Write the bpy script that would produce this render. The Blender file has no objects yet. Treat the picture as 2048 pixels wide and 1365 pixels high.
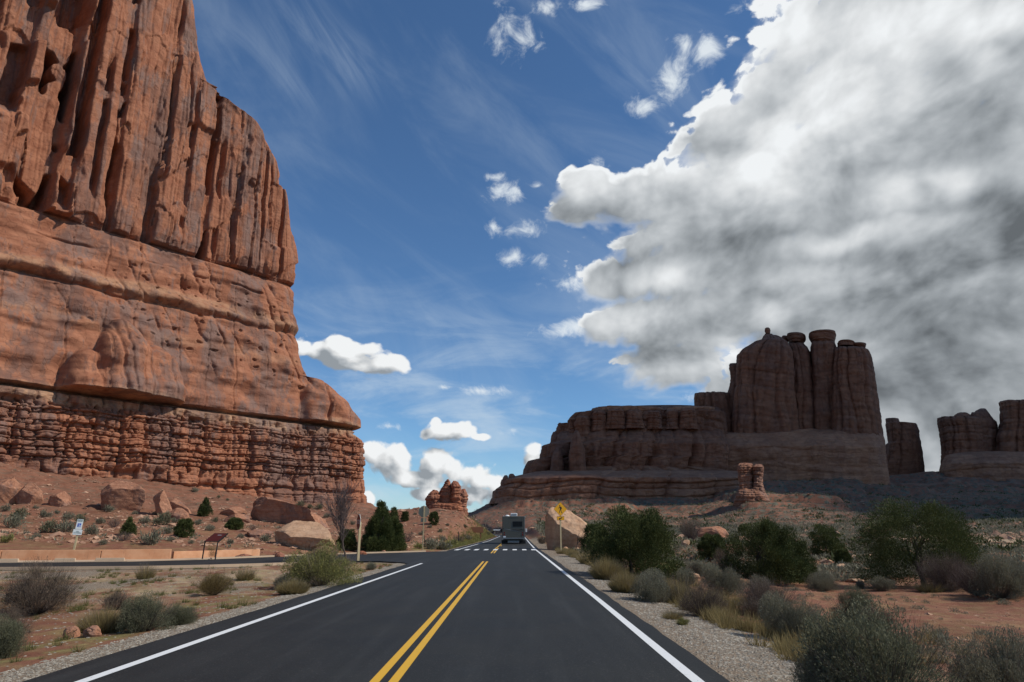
import bpy, math, random
import numpy as np
from mathutils import Vector, Matrix, noise as mnoise

# ------------------------------------------------------------------ camera, light, exposure
SC = bpy.context.scene
COL = SC.collection
F_PX, PITCH, EYE = 1365.0, math.radians(15.48), 1.5
YAW = math.radians(0.36)                       # the car looks a touch left of the road
cam_d = bpy.data.cameras.new('camera')
cam_d.sensor_width = 36.0; cam_d.lens = 24.0
cam_d.clip_start = 0.1; cam_d.clip_end = 20000.0
cam = bpy.data.objects.new('camera', cam_d); COL.objects.link(cam)
cam.location = (0, 0, EYE)
cam.rotation_euler = (math.radians(90) + PITCH, 0, YAW)
SC.camera = cam
SUN_EL, SUN_AZ = math.radians(44), math.radians(98)      # azimuth clockwise from +Y
SUN = Vector((math.sin(SUN_AZ)*math.cos(SUN_EL), math.cos(SUN_AZ)*math.cos(SUN_EL), math.sin(SUN_EL)))
sun_d = bpy.data.lights.new('sun', 'SUN'); sun_d.energy = 3.9; sun_d.angle = math.radians(0.55)
sun_d.color = (1.0, 0.94, 0.84)
sun_o = bpy.data.objects.new('sun', sun_d); COL.objects.link(sun_o)
sun_o.rotation_euler = SUN.to_track_quat('Z', 'Y').to_euler(); sun_o.location = (60, 0, 80)
SC.view_settings.view_transform = 'Standard'; SC.view_settings.look = 'None'
SC.view_settings.exposure = 0.0; SC.view_settings.gamma = 1.0
SC.render.engine = 'CYCLES'
SC.cycles.max_bounces = 5; SC.cycles.diffuse_bounces = 3; SC.cycles.glossy_bounces = 2
SC.cycles.transparent_max_bounces = 8
SC.cycles.use_denoising = True
SC.cycles.denoising_input_passes = 'RGB_ALBEDO_NORMAL'
try: SC.cycles.denoising_prefilter = 'ACCURATE'
except Exception: pass

# ------------------------------------------------------------------ measuring the place: a sight line -> bearing, slope, point
_cp, _sp, _cy, _sy = math.cos(PITCH), math.sin(PITCH), math.cos(YAW), math.sin(YAW)
def ray(u, v):
    x = (u-1024.0)/F_PX; y = (682.5-v)/F_PX
    Y = _cp - _sp*y; Z = _sp + _cp*y
    return Vector((x*_cy - Y*_sy, x*_sy + Y*_cy, Z))
def P(u, v, Y):
    r = ray(u, v); k = Y/r.y
    return Vector((r.x*k, Y, EYE + r.z*k))
def AE(u, v):
    r = ray(u, v).normalized()
    return math.atan2(r.x, r.y), math.asin(r.z)
# ------------------------------------------------------------------ sky: Nishita air with clouds drawn by bearing and elevation
class NT:
    """small helper round a node tree"""
    def __init__(s, tree): s.t = tree; s.x = 0
    def n(s, typ, **kw):
        nd = s.t.nodes.new(typ); s.x += 1; nd.location = (s.x % 40*180, -(s.x//40)*220)
        for k, v in kw.items(): setattr(nd, k, v)
        return nd
    def put(s, sock, v):
        if isinstance(v, bpy.types.NodeSocket): s.t.links.new(v, sock)
        elif v is not None:
            if sock.type == 'RGBA' and len(v) == 3: v = (*v, 1)
            sock.default_value = v
    def m(s, op, a, b=None, c=None, clamp=False):
        nd = s.n('ShaderNodeMath', operation=op, use_clamp=clamp)
        for i, v in enumerate((a, b, c)):
            if v is not None: s.put(nd.inputs[i], v)
        return nd.outputs[0]
    def v(s, op, a, b=None, c=None, out=0):
        nd = s.n('ShaderNodeVectorMath', operation=op)
        for i, v in enumerate((a, b, c)):
            if v is not None: s.put(nd.inputs[i], v)
        return nd.outputs[out]
    def scale(s, a, k):
        nd = s.n('ShaderNodeVectorMath', operation='SCALE'); s.put(nd.inputs[0], a); s.put(nd.inputs[3], k); return nd.outputs[0]
    def ramp(s, x, a, b, c=0.0, d=1.0, smooth=True):
        nd = s.n('ShaderNodeMapRange', interpolation_type='SMOOTHSTEP' if smooth else 'LINEAR')
        for i, v in enumerate((x, a, b, c, d)): s.put(nd.inputs[i], v)
        return nd.outputs[0]
    def noise(s, vec, scale=1.0, detail=6.0, rough=0.5, lac=2.0, dist=0.0, typ='FBM', dims='3D', color=False):
        nd = s.n('ShaderNodeTexNoise', noise_dimensions=dims)
        if hasattr(nd, 'noise_type'): nd.noise_type = typ
        s.put(nd.inputs['Vector'], vec)
        for k, v in (('Scale', scale), ('Detail', detail), ('Roughness', rough), ('Lacunarity', lac), ('Distortion', dist)):
            s.put(nd.inputs[k], v)
        return nd.outputs[1 if color else 0]
    def vor(s, vec, scale=1.0, feat='F1', out=0, rand=1.0, smooth=None, detail=0.0, rough=0.5, dims='3D'):
        nd = s.n('ShaderNodeTexVoronoi', feature=feat, voronoi_dimensions=dims)
        s.put(nd.inputs['Vector'], vec); s.put(nd.inputs['Scale'], scale); s.put(nd.inputs['Randomness'], rand)
        if 'Detail' in nd.inputs: nd.inputs['Detail'].default_value = detail
        if 'Roughness' in nd.inputs: nd.inputs['Roughness'].default_value = rough
        if smooth is not None: nd.inputs['Smoothness'].default_value = smooth
        return nd.outputs[out]
    def mix(s, f, a, b, mode='MIX'):
        nd = s.n('ShaderNodeMix', data_type='RGBA', blend_type=mode)
        s.put(nd.inputs[0], f); s.put(nd.inputs[6], a); s.put(nd.inputs[7], b)
        return nd.outputs[2]
    def xyz(s, v):
        nd = s.n('ShaderNodeSeparateXYZ'); s.put(nd.inputs[0], v); return nd.outputs
    def comb(s, x, y, z=0.0):
        nd = s.n('ShaderNodeCombineXYZ')
        for i, v in enumerate((x, y, z)): s.put(nd.inputs[i], v)
        return nd.outputs[0]
    def bump(s, h, strength=0.5, dist=0.1, normal=None):
        nd = s.n('ShaderNodeBump'); nd.inputs['Strength'].default_value = strength; nd.inputs['Distance'].default_value = dist
        s.put(nd.inputs['Height'], h)
        if normal is not None: s.put(nd.inputs['Normal'], normal)
        return nd.outputs[0]

world = bpy.data.worlds.new("World"); SC.world = world; world.use_nodes = True
wt = world.node_tree; wt.nodes.clear(); W = NT(wt)
g = W.n('ShaderNodeTexCoord').outputs['Generated']
D = W.v('NORMALIZE', g)
dx, dy, dz = W.xyz(D)[:3]
az = W.m('ARCTAN2', dx, dy); el = W.m('ARCSINE', dz)
Q = W.comb(az, el, 0.0)                                   # bearing / elevation

def blobfield(q, blobs, k=0.25):
    cur = None
    for (u, v, ru, rv, *w) in blobs:
        a, e = AE(u, v)
        ra = abs(AE(u+ru*.5, v)[0]-AE(u-ru*.5, v)[0]); re = abs(AE(u, v-rv*.5)[1]-AE(u, v+rv*.5)[1])
        p = W.v('MULTIPLY_ADD', q, (1/ra, 1/re, 0), (-a/ra, -e/re, 0))
        d = W.v('LENGTH', p, out=1)
        if w: d = W.m('ADD', d, w[0])
        cur = d if cur is None else W.m('SMOOTH_MIN', cur, d, k)
    return W.m('SUBTRACT', 1.0, cur)

BANK = [(1780,330,480,400), (1450,390,190,130), (1364,545,170,90), (1480,250,110,90), (1290,640,120,70), (1950,720,560,330), (1700,60,260,170), (1950,40,400,230), (1560,190,150,130), (1480,300,160,110), (1760,330,380,260), (1990,500,420,330),
        (1300,400,170,80), (1175,372,62,48), (1420,470,280,110), (1640,560,420,150), (1250,560,120,60), (1150,420,70,40), (1400,640,220,100),
        (1215,655,75,48), (1850,900,300,60), (1600,850,220,60), (1360,720,150,66), (1560,760,220,90), (1830,800,360,150), (1700,700,350,160), (2100,300,300,500), (2300,100,400,300)]
PUFF = [(690,710,90,38), (672,690,28,26), (770,728,42,22), (625,705,55,28), (885,862,42,22), (872,845,18,16), (930,862,42,22), (955,874,26,10),
        (780,925,60,38), (745,905,36,30), (865,930,40,32), (930,948,60,28), (965,962,44,20), (840,958,80,20), (860,990,46,16), (1000,975,30,28), (740,1000,20,24),
        (1065,900,28,26), (1100,905,30,22), (1060,918,18,20), (930,990,90,22), (1330,840,50,12,.1), (1862,945,40,10), (1830,935,60,12)]
WISP = [(1345,150,48,55), (1410,100,36,50), (1290,215,40,30), (1370,90,34,26), (1015,385,42,32), (1048,462,36,24), (1085,525,28,20), (988,455,18,26), (1030,515,30,22),
        (1045,80,40,50), (1100,12,44,26), (1175,8,44,18), (1510,12,60,20), (1010,60,40,50), (780,853,34,9), (888,775,20,7), (960,782,52,11), (1025,862,22,12), (1195,320,24,18), (985,355,26,10), (1075,372,16,10), (1135,568,56,20), (1112,664,46,16), (1150,655,40,22), (1205,330,34,26), (1560,18,80,36), (1310,745,60,16), (1420,790,60,14)]

cel = W.m('COSINE', el)
Q2 = W.comb(W.m('MULTIPLY', az, cel), el, 0.0)           # same, kept true to shape higher up
def cloud(q, d):
    """returns (bank density, cumulus density, noise)"""
    d2 = W.v('MULTIPLY', d, (1, 1.2, 0))
    warp = W.noise(d2, 5.0, 2, 0.5, color=True, dims='2D')
    d3 = W.v('ADD', d2, W.scale(W.v('SUBTRACT', warp, (.5, .5, .5)), 0.07))
    n1 = W.noise(d3, 13.0, 9, 0.62, dims='2D')
    pf = W.vor(d3, 21.0, 'SMOOTH_F1', smooth=0.3, detail=2.0, rough=0.55, dims='2D')
    n = W.m('SUBTRACT', W.m('MULTIPLY_ADD', W.m('SUBTRACT', .34, pf), 0.55, n1), 0.5)
    bank = W.m('MULTIPLY_ADD', n, 0.58, W.m('ADD', blobfield(q, BANK, .22), 0.09))
    cum = W.m('MULTIPLY_ADD', n, 1.3, W.m('ADD', blobfield(q, PUFF, .2), 0.30))
    return bank, cum, n1, n

S2 = (math.sin(SUN_AZ)*.6, 0.0, .8)
bank, cum, n1, nA = cloud(Q, Q2)
OFF = 0.022
Qo = W.v('ADD', Q, (OFF*.62, OFF*.78, 0)); Qo2 = W.v('ADD', Q2, (OFF*.62, OFF*.78, 0))
bank2, cum2, n1b, nB = cloud(Qo, Qo2)
# wisps: torn, thin
wn = W.noise(Q2, 26.0, 9, 0.66, dist=0.35, dims='2D')
wf = W.m('MULTIPLY_ADD', W.m('SUBTRACT', wn, .5), 3.4, blobfield(Q, WISP, .15))
wa = W.m('MULTIPLY', W.ramp(wf, 0.0, 1.5), 0.88)
# cirrus streaks running down to the right
qs = W.v('MULTIPLY', Q, (1, 1, 1))
ca, sa = math.cos(math.radians(-38)), math.sin(math.radians(-38))
X = W.m('ADD', W.m('MULTIPLY', az, ca), W.m('MULTIPLY', el, sa))
Yc = W.m('SUBTRACT', W.m('MULTIPLY', el, ca), W.m('MULTIPLY', az, sa))
cn = W.noise(W.comb(W.m('MULTIPLY', X, 3.0), W.m('MULTIPLY', Yc, 15.0), 0.0), 1.0, 7, 0.62, dist=0.5, dims='2D')
def along(u0, v0, u1, v1, wid):
    a0, e0 = AE(u0, v0); a1, e1 = AE(u1, v1)
    L = math.hypot(a1-a0, e1-e0); tx, ty = (a1-a0)/L, (e1-e0)/L
    rx = W.m('SUBTRACT', az, (a0+a1)/2); ry = W.m('SUBTRACT', el, (e0+e1)/2)
    s = W.m('ADD', W.m('MULTIPLY', rx, tx), W.m('MULTIPLY', ry, ty)); t = W.m('SUBTRACT', W.m('MULTIPLY', ry, tx), W.m('MULTIPLY', rx, ty))
    return W.m('MULTIPLY', W.ramp(W.m('ABSOLUTE', s), L*.6, L*.15), W.ramp(W.m('ABSOLUTE', t), wid, 0.0))
st = W.m('ADD', along(520, -30, 780, 190, .055), W.m('ADD', W.m('MULTIPLY', along(400, 10, 660, 240, .06), .6), W.m('MULTIPLY', along(1170, 60, 1300, 180, .04), .45)))
cir = W.m('MULTIPLY', W.ramp(cn, 0.40, 0.74), W.m('MULTIPLY_ADD', st, 0.27, 0.0))
# thin veil lower in the sky
X2 = W.comb(W.m('MULTIPLY', az, 5.0), W.m('MULTIPLY', el, 17.0), 3.3)
vn = W.noise(X2, 1.0, 7, 0.6, dist=0.4, dims='2D')
veil = W.m('MULTIPLY', W.ramp(vn, 0.42, 0.75), W.m('MULTIPLY', W.ramp(el, 0.42, 0.12), 0.50))
X3 = W.comb(W.m('MULTIPLY', X, 2.5), W.m('MULTIPLY', Yc, 8.0), 7.3)
vn3 = W.noise(X3, 1.0, 6, 0.6, dist=0.5, dims='2D')
veil2 = W.m('MULTIPLY', W.ramp(vn3, 0.40, 0.85), 0.16)

# ---- colours
sky = W.n('ShaderNodeTexSky', sky_type='NISHITA', sun_disc=False, sun_elevation=SUN_EL, sun_rotation=SUN_AZ,
          altitude=1300.0, air_density=1.0, dust_density=0.6, ozone_density=2.0)
air = W.mix(1.0, sky.outputs[0], (0.70, 0.96, 1.14), 'MULTIPLY')

def lighten(f, f2, k): return W.m('MULTIPLY', W.m('SUBTRACT', f, f2), k)
# bank: bright rims toward the sun, grey bellies
DARK = [(1220,440,150,62), (1420,520,210,70), (1560,150,70,60,.1), (1800,520,90,34), (1830,560,110,40), (1760,270,170,50), (1980,280,170,90), (1950,480,260,120),
        (1990,110,100,60), (1330,610,110,42), (1480,640,200,50), (1900,700,300,150), (1420,300,90,40,.1), (1650,760,300,80), (1310,700,90,30,.2)]
BRIGHT = [(1700,190,120,90), (1560,75,110,60), (1800,60,150,60), (1510,350,70,40), (1780,400,60,40), (1900,360,60,30), (1390,330,100,30), (1180,360,50,36), (1330,555,60,30),
          (1600,260,80,60), (1980,30,110,40), (1460,690,40,40), (1700,480,150,26), (1240,640,60,30), (1520,640,40,25), (1960,100,40,50,.2), (1430,170,60,60)]
wq = W.v('ADD', Q, W.scale(W.v('SUBTRACT', W.noise(Q2, 9.0, 3, .5, color=True, dims='2D'), (.5, .5, .5)), 0.065))
dk = W.ramp(blobfield(wq, DARK, .35), -0.55, 0.85)
br = W.ramp(blobfield(wq, BRIGHT, .35), -0.85, 0.85)
rim = W.ramp(bank, 0.34, 0.02)
soft = W.noise(Q2, 6.5, 6, 0.52, dims='2D')
soft2 = W.noise(Qo2, 8.0, 5, 0.5, dims='2D')
lum0 = W.m('ADD', W.ramp(el, 0.20, 0.66, 0.44, 0.59), W.ramp(az, 0.30, 0.62, 0.03, -0.04))
lum = W.m('ADD', lum0, W.m('MULTIPLY', dk, -0.165))
lum = W.m('ADD', lum, W.m('MULTIPLY', br, 0.30))
lum = W.m('ADD', lum, W.m('MULTIPLY', rim, W.ramp(el, 0.10, 0.35, 0.16, 0.42)))
lum = W.m('ADD', lum, W.m('MULTIPLY', W.m('SUBTRACT', soft, soft2), 0.10))
lum = W.m('ADD', lum, W.m('MULTIPLY', W.m('SUBTRACT', soft, .5), W.ramp(el, .25, .5, .13, .24)))
lum = W.m('ADD', lum, lighten(nA, nB, 0.20))
wb = W.v('ADD', Q2, W.scale(W.v('SUBTRACT', W.noise(Q2, 7.0, 4, .55, color=True, dims='2D'), (.5, .5, .5)), 0.09))
b1 = W.vor(wb, 7.5, 'SMOOTH_F1', smooth=0.6, detail=1.0, rough=0.5, dims='2D')
b2 = W.vor(W.v('ADD', wb, (.020, .030, 0)), 7.5, 'SMOOTH_F1', smooth=0.6, detail=1.0, rough=0.5, dims='2D')
lum = W.m('ADD', lum, W.m('MULTIPLY', W.m('SUBTRACT', b2, b1), 0.26))
lum = W.m('MINIMUM', W.m('MAXIMUM', lum, 0.15), 0.90)
bcol = W.mix(W.ramp(lum, 0.15, 0.75, smooth=False), (0.88, 0.98, 1.07), (0.97, 1.0, 1.02))
bankcol = W.mix(1.0, bcol, W.comb(lum, lum, lum), 'MULTIPLY')
# cumulus
cl = W.m('ADD', 0.50, W.m('ADD', lighten(cum, cum2, 0.65), W.m('MULTIPLY', W.ramp(cum, 0.7, 0.1), 0.10)))
cl = W.m('MINIMUM', W.m('MAXIMUM', cl, 0.33), 0.90)
ccol = W.mix(1.0, W.mix(W.ramp(cl, 0.3, 0.7, smooth=False), (0.88, 0.98, 1.08), (0.98, 1.0, 1.01)), W.comb(cl, cl, cl), 'MULTIPLY')
SKYK = 0.105
def k(c): return W.scale(c, 1/SKYK)
col = W.mix(W.m('ADD', veil, veil2, clamp=True), air, k((0.62, 0.72, 0.80)))
col = W.mix(cir, col, k((0.60, 0.70, 0.80)))
col = W.mix(wa, col, k((0.80, 0.86, 0.90)))
col = W.mix(W.ramp(cum, 0.0, 0.30), col, k(ccol))
under = W.ramp(W.m('SUBTRACT', bank2, bank), -0.02, 0.10)
col = W.mix(W.ramp(bank, W.m('MULTIPLY', under, -0.02), W.m('MULTIPLY_ADD', under, 0.30, 0.10)), col, k(bankcol))
bg = W.n('ShaderNodeBackground'); W.put(bg.inputs[0], col); bg.inputs[1].default_value = SKYK
out = W.n('ShaderNodeOutputWorld'); wt.links.new(bg.outputs[0], out.inputs[0])
world.cycles.sampling_method = 'MANUAL'; world.cycles.sample_map_resolution = 512
# ------------------------------------------------------------------ tagging, mesh and noise helpers
def tag(o, label=None, cat=None, group=None, kind=None):
    if label: o['label'] = label
    if cat: o['category'] = cat
    if group: o['group'] = group
    if kind: o['kind'] = kind
    return o
def empty(name, loc=(0, 0, 0), rz=0.0, **kw):
    o = bpy.data.objects.new(name, None); COL.objects.link(o); o.location = loc; o.rotation_euler = (0, 0, rz)
    o.empty_display_size = 0.3
    return tag(o, **kw)
def mesh_np(name, V, F, mat, parent=None, smooth=True, mi=None, mats=None):
    V = np.asarray(V, dtype=np.float32); F = np.asarray(F, dtype=np.int32)
    me = bpy.data.meshes.new(name)
    n, kk = F.shape
    me.vertices.add(len(V)); me.vertices.foreach_set('co', V.ravel())
    me.loops.add(n*kk); me.loops.foreach_set('vertex_index', F.ravel())
    me.polygons.add(n); me.polygons.foreach_set('loop_start', np.arange(0, n*kk, kk, dtype=np.int32))
    me.polygons.foreach_set('loop_total', np.full(n, kk, dtype=np.int32))
    me.polygons.foreach_set('use_smooth', np.full(n, smooth, dtype=bool))
    for m_ in (mats or [mat]): me.materials.append(m_)
    if mi is not None: me.polygons.foreach_set('material_index', np.asarray(mi, dtype=np.int32))
    me.update(calc_edges=True); me.validate(verbose=False)
    o = bpy.data.objects.new(name, me); COL.objects.link(o); o.parent = parent
    return o
def grid_faces(nr, nc, closed=False):
    i = np.arange(nr-1)[:, None]; j = np.arange(nc if closed else nc-1)[None, :]
    a = i*nc + j; b = i*nc + (j+1) % nc
    return np.stack([a, b, b+nc, a+nc], -1).reshape(-1, 4)
def copy_tree(o, parent=None):
    c = o.copy(); COL.objects.link(c); c.parent = parent
    for ch in list(o.children): copy_tree(ch, c)
    return c
def hsh(*ii, seed=0):
    h = np.uint32(seed*2654435761 & 0xffffffff)
    with np.errstate(over='ignore'):
        for q in ii:
            h = (h ^ (np.asarray(q).astype(np.int64) & 0xffffffff).astype(np.uint32)) * np.uint32(0x9E3779B1)
            h = h ^ (h >> np.uint32(15)); h = h * np.uint32(0x85EBCA77); h = h ^ (h >> np.uint32(13))
    return h.astype(np.float64)/4294967296.0
def pn(x, y, seed=0):
    """2-D gradient noise, about -0.7..0.7"""
    x = np.asarray(x, float); y = np.asarray(y, float)
    xi = np.floor(x); yi = np.floor(y); fx = x-xi; fy = y-yi
    ux = fx*fx*fx*(fx*(fx*6-15)+10); uy = fy*fy*fy*(fy*(fy*6-15)+10)
    def gr(a, b):
        t = hsh(xi+a, yi+b, seed=seed)*2*np.pi
        return np.cos(t)*(fx-a)+np.sin(t)*(fy-b)
    n0 = gr(0, 0)*(1-ux)+gr(1, 0)*ux; n1 = gr(0, 1)*(1-ux)+gr(1, 1)*ux
    return n0*(1-uy)+n1*uy
def fbm(x, y, octv=4, seed=0, gain=.5, lac=2.03):
    s = 0; a = 1.0
    for k_ in range(octv):
        s = s + a*pn(x, y, seed+k_*17); x = x*lac+3.1; y = y*lac+1.7; a *= gain
    return s
def cells(x, seed=0, jit=.7):
    """irregular 1-D cells: position in the cell 0..1, cell id, metres-like distance to the nearest edge"""
    i = np.floor(x)
    b = lambda q: q+jit*(hsh(q, seed=seed)-.5)
    c = np.where(x < b(i), i-1, np.where(x >= b(i+1), i+1, i))
    lo, hi = b(c), b(c+1)
    return (x-lo)/(hi-lo), c, np.minimum(x-lo, hi-x)
def sst(x, a, b):
    t = np.clip((x-a)/(b-a), 0, 1); return t*t*(3-2*t)
def pillow(t, p=4): return 1-np.abs(2*t-1)**p

# box / tube / revolve collectors for man-made things
class MB:
    def __init__(s): s.v = []; s.f = []
    def add(s, vs, fs):
        b = len(s.v); s.v += [tuple(q) for q in vs]; s.f += [tuple(b+i for i in f) for f in fs]; return s
    def box(s, x0, x1, y0, y1, z0, z1, M=None):
        vs = [Vector(p) for p in ((x0,y0,z0),(x1,y0,z0),(x1,y1,z0),(x0,y1,z0),(x0,y0,z1),(x1,y0,z1),(x1,y1,z1),(x0,y1,z1))]
        if M is not None: vs = [M @ q for q in vs]
        return s.add(vs, ((0,3,2,1),(4,5,6,7),(0,1,5,4),(1,2,6,5),(2,3,7,6),(3,0,4,7)))
    def tube(s, pts, rads, n=10, caps=True):
        pts = [Vector(p) for p in pts]; rings = []
        if not hasattr(rads, '__len__'): rads = [rads]*len(pts)
        up = None; vs = []
        for i, p in enumerate(pts):
            d = (pts[min(i+1, len(pts)-1)]-pts[max(i-1, 0)]).normalized()
            if up is None: up = d.orthogonal().normalized()
            a = (up - d*up.dot(d)).normalized(); b = d.cross(a); up = a
            for k_ in range(n):
                t = 2*math.pi*k_/n; vs.append(p+(a*math.cos(t)+b*math.sin(t))*rads[i])
        fs = []
        for i in range(len(pts)-1):
            for k_ in range(n):
                fs.append((i*n+k_, i*n+(k_+1) % n, (i+1)*n+(k_+1) % n, (i+1)*n+k_))
        if caps: fs.append(tuple(range(n-1, -1, -1))); fs.append(tuple((len(pts)-1)*n+k_ for k_ in range(n)))
        return s.add(vs, fs)
    def prism(s, poly, y0, y1):
        """polygon in x,z pushed from y0 to y1"""
        n = len(poly); vs = [(x, y0, z) for x, z in poly]+[(x, y1, z) for x, z in poly]
        fs = [tuple(range(n)), tuple(range(2*n-1, n-1, -1))]+[(i+n, (i+1) % n+n, (i+1) % n, i) for i in range(n)]
        return s.add(vs, fs)
    def build(s, name, mat, parent=None, bevel=0.0, smooth=False, seg=2):
        me = bpy.data.meshes.new(name); me.from_pydata([tuple(q) for q in s.v], [], s.f); me.materials.append(mat)
        if smooth: me.polygons.foreach_set('use_smooth', [True]*len(me.polygons))
        me.update()
        o = bpy.data.objects.new(name, me); COL.objects.link(o); o.parent = parent
        if bevel:
            b = o.modifiers.new('bevel', 'BEVEL'); b.width = bevel; b.segments = seg; b.limit_method = 'ANGLE'
        return o

# ------------------------------------------------------------------ materials
MATS = {}
def material(name):
    m = bpy.data.materials.new(name); m.use_nodes = True; m.node_tree.nodes.clear(); MATS[name] = m
    T = NT(m.node_tree); return m, T
def finish(T, color, rough=0.9, normal=None, metal=0.0, spec=0.3, trans=None, coat=None):
    b = T.n('ShaderNodeBsdfPrincipled'); T.put(b.inputs['Base Color'], color); T.put(b.inputs['Roughness'], rough)
    b.inputs['Metallic'].default_value = metal; b.inputs['Specular IOR Level'].default_value = spec
    if coat: b.inputs['Coat Weight'].default_value = coat
    if normal is not None: T.put(b.inputs['Normal'], normal)
    o = T.n('ShaderNodeOutputMaterial')
    sh = b.outputs[0]
    if trans is not None:
        t = T.n('ShaderNodeBsdfTranslucent'); T.put(t.inputs[0], color)
        mx = T.n('ShaderNodeMixShader'); mx.inputs[0].default_value = trans
        T.t.links.new(sh, mx.inputs[1]); T.t.links.new(t.outputs[0], mx.inputs[2]); sh = mx.outputs[0]
    T.t.links.new(sh, o.inputs[0])
def plain(name, rgb, rough=.6, metal=0.0, var=.12, scale=6.0, spec=.4, bumpk=0.0):
    m, T = material(name)
    p = T.n('ShaderNodeTexCoord').outputs['Object']
    n = T.noise(p, scale, 5, .6)
    c = T.mix(T.m('MULTIPLY', T.m('SUBTRACT', n, .35, clamp=True), 2*var), rgb, tuple(q*.55 for q in rgb))
    nm = T.bump(T.noise(p, scale*6, 4, .6), bumpk, .02) if bumpk else None
    finish(T, c, rough, nm, metal, spec); return m

def rock(name, base, light, dark, varnish=.5, vcol=(.125, .068, .052), vcol2=(.165, .115, .098), streak=1.0, strata=.35, size=1.0, bumpd=.25, pale=None, bands=()):
    """sandstone: mottled bedding, desert varnish running down in streaks, fine pitted relief; size = metres scale"""
    m, T = material(name)
    p = T.n('ShaderNodeNewGeometry').outputs['Position']
    x, y, z = T.xyz(p)[:3]
    P1 = T.scale(p, 1/size)
    big = T.noise(P1, .05, 5, .55); mid = T.noise(P1, .35, 6, .6); fine = T.noise(P1, 2.6, 6, .65)
    wz = T.m('MULTIPLY_ADD', T.m('SUBTRACT', big, .5), 6*size, z)
    wz = T.m('MULTIPLY_ADD', T.m('SUBTRACT', mid, .5), 1.2*size, wz)
    st1 = T.noise(T.comb(0.0, 0.0, wz), 1.1/size, 4, .7)                    # bedding
    st2 = T.noise(T.comb(T.m('MULTIPLY', x, .05), T.m('MULTIPLY', y, .05), wz), .35/size, 3, .6)
    c = T.mix(T.ramp(mid, .32, .68), base, light)
    c = T.mix(T.m('MULTIPLY', T.ramp(st1, .42, .62), strata), c, dark)
    c = T.mix(T.m('MULTIPLY', T.ramp(st2, .48, .7), strata), c, light)
    for (z0, z1, ccol_, amt) in bands:
        f = T.m('MULTIPLY', T.ramp(wz, z0-.8, z0+.3), T.ramp(wz, z1+1.0, z1-.3))
        f = T.m('MULTIPLY', f, T.m('MULTIPLY', T.ramp(mid, .25, .6), amt))
        c = T.mix(f, c, ccol_)
    # varnish
    S = T.comb(x, y, T.m('MULTIPLY', z, .07))
    s1 = T.noise(T.scale(S, 1/size), .55, 5, .65)
    s2 = T.noise(T.comb(T.m('ADD', x, 31.0), y, T.m('MULTIPLY', z, .45)), .11/size, 6, .62)
    v1 = T.m('MULTIPLY', T.ramp(s2, .485, .535), T.m('MULTIPLY_ADD', T.ramp(s1, .38, .55), .6, .4))
    v2 = T.m('MULTIPLY', T.ramp(s1, .54, .62), .75*streak)
    vv = T.m('MULTIPLY', T.m('MAXIMUM', v1, v2), varnish)
    vc = T.mix(T.ramp(T.noise(P1, .16, 4, .6), .42, .58), vcol, vcol2)
    c = T.mix(vv, c, vc)
    c = T.mix(T.m('MULTIPLY', T.ramp(fine, .55, .75), .28), c, dark)
    c = T.mix(T.m('MULTIPLY', T.ramp(fine, .45, .25), .22), c, light)
    cr = T.vor(T.v('ADD', P1, T.scale(T.noise(P1, 1.2, 3, .5, color=True), 1.2)), .55, 'DISTANCE_TO_EDGE')
    h = T.m('ADD', T.m('MULTIPLY', fine, .35), T.m('ADD', T.m('MULTIPLY', mid, .6), T.m('MULTIPLY', st1, .3)))
    h = T.m('ADD', h, T.m('MULTIPLY', T.ramp(cr, 0.0, .04), .30))
    finish(T, c, T.m('MULTIPLY_ADD', vv, -.25, .93), T.bump(h, .8, bumpd*size), spec=.2)
    return m

M_CLIFF = rock('cliff_sandstone', (.285, .112, .060), (.375, .165, .092), (.185, .066, .040), varnish=.75, bands=((50.2, 53, (.40, .255, .15), .45), (24.6, 27.3, (.42, .285, .175), .6), (41, 43, (.38, .21, .12), .35)))
M_BOULDER = rock('boulder_sandstone', (.335, .150, .085), (.43, .215, .13), (.20, .08, .048), varnish=.55, size=.28, bumpd=.5, streak=.3)
M_PALE = rock('pale_boulder_sandstone', (.45, .265, .155), (.56, .36, .225), (.28, .14, .08), varnish=.15, size=.25, bumpd=.3, streak=.2)
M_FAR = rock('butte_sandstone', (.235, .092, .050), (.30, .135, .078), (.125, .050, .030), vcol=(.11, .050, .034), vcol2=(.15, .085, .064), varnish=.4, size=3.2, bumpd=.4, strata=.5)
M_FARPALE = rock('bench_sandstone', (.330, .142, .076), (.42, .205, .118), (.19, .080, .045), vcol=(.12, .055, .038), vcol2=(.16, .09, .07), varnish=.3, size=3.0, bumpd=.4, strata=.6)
M_PILLAR = rock('pillar_sandstone', (.26, .115, .068), (.34, .165, .10), (.13, .058, .036), varnish=.5, size=1.5, bumpd=.35, strata=.6)
M_SPIRE = rock('spire_sandstone', (.36, .125, .062), (.46, .18, .09), (.20, .07, .04), varnish=.45, size=1.0, bumpd=.35)
# ------------------------------------------------------------------ left wall geometry shared by terrain and cliff
TH = math.radians(40.5)
WD = np.array([math.sin(TH), math.cos(TH)]); WN = np.array([math.cos(TH), -math.sin(TH)])     # along the wall (away, right) and outward
_c0 = P(738, 1005, 180.0); C0 = np.array([_c0.x, _c0.y])
def wall_hit(u, v, off=0.0):
    """point of the sight line on the wall plane pushed out by off: returns (s along wall, z)"""
    r = ray(u, v); d = np.array([r.x, r.y])
    k_ = ((C0+WN*off) @ WN)/(d @ WN)
    q = d*k_; return float((q-C0) @ WD), EYE+r.z*k_, q

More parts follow.
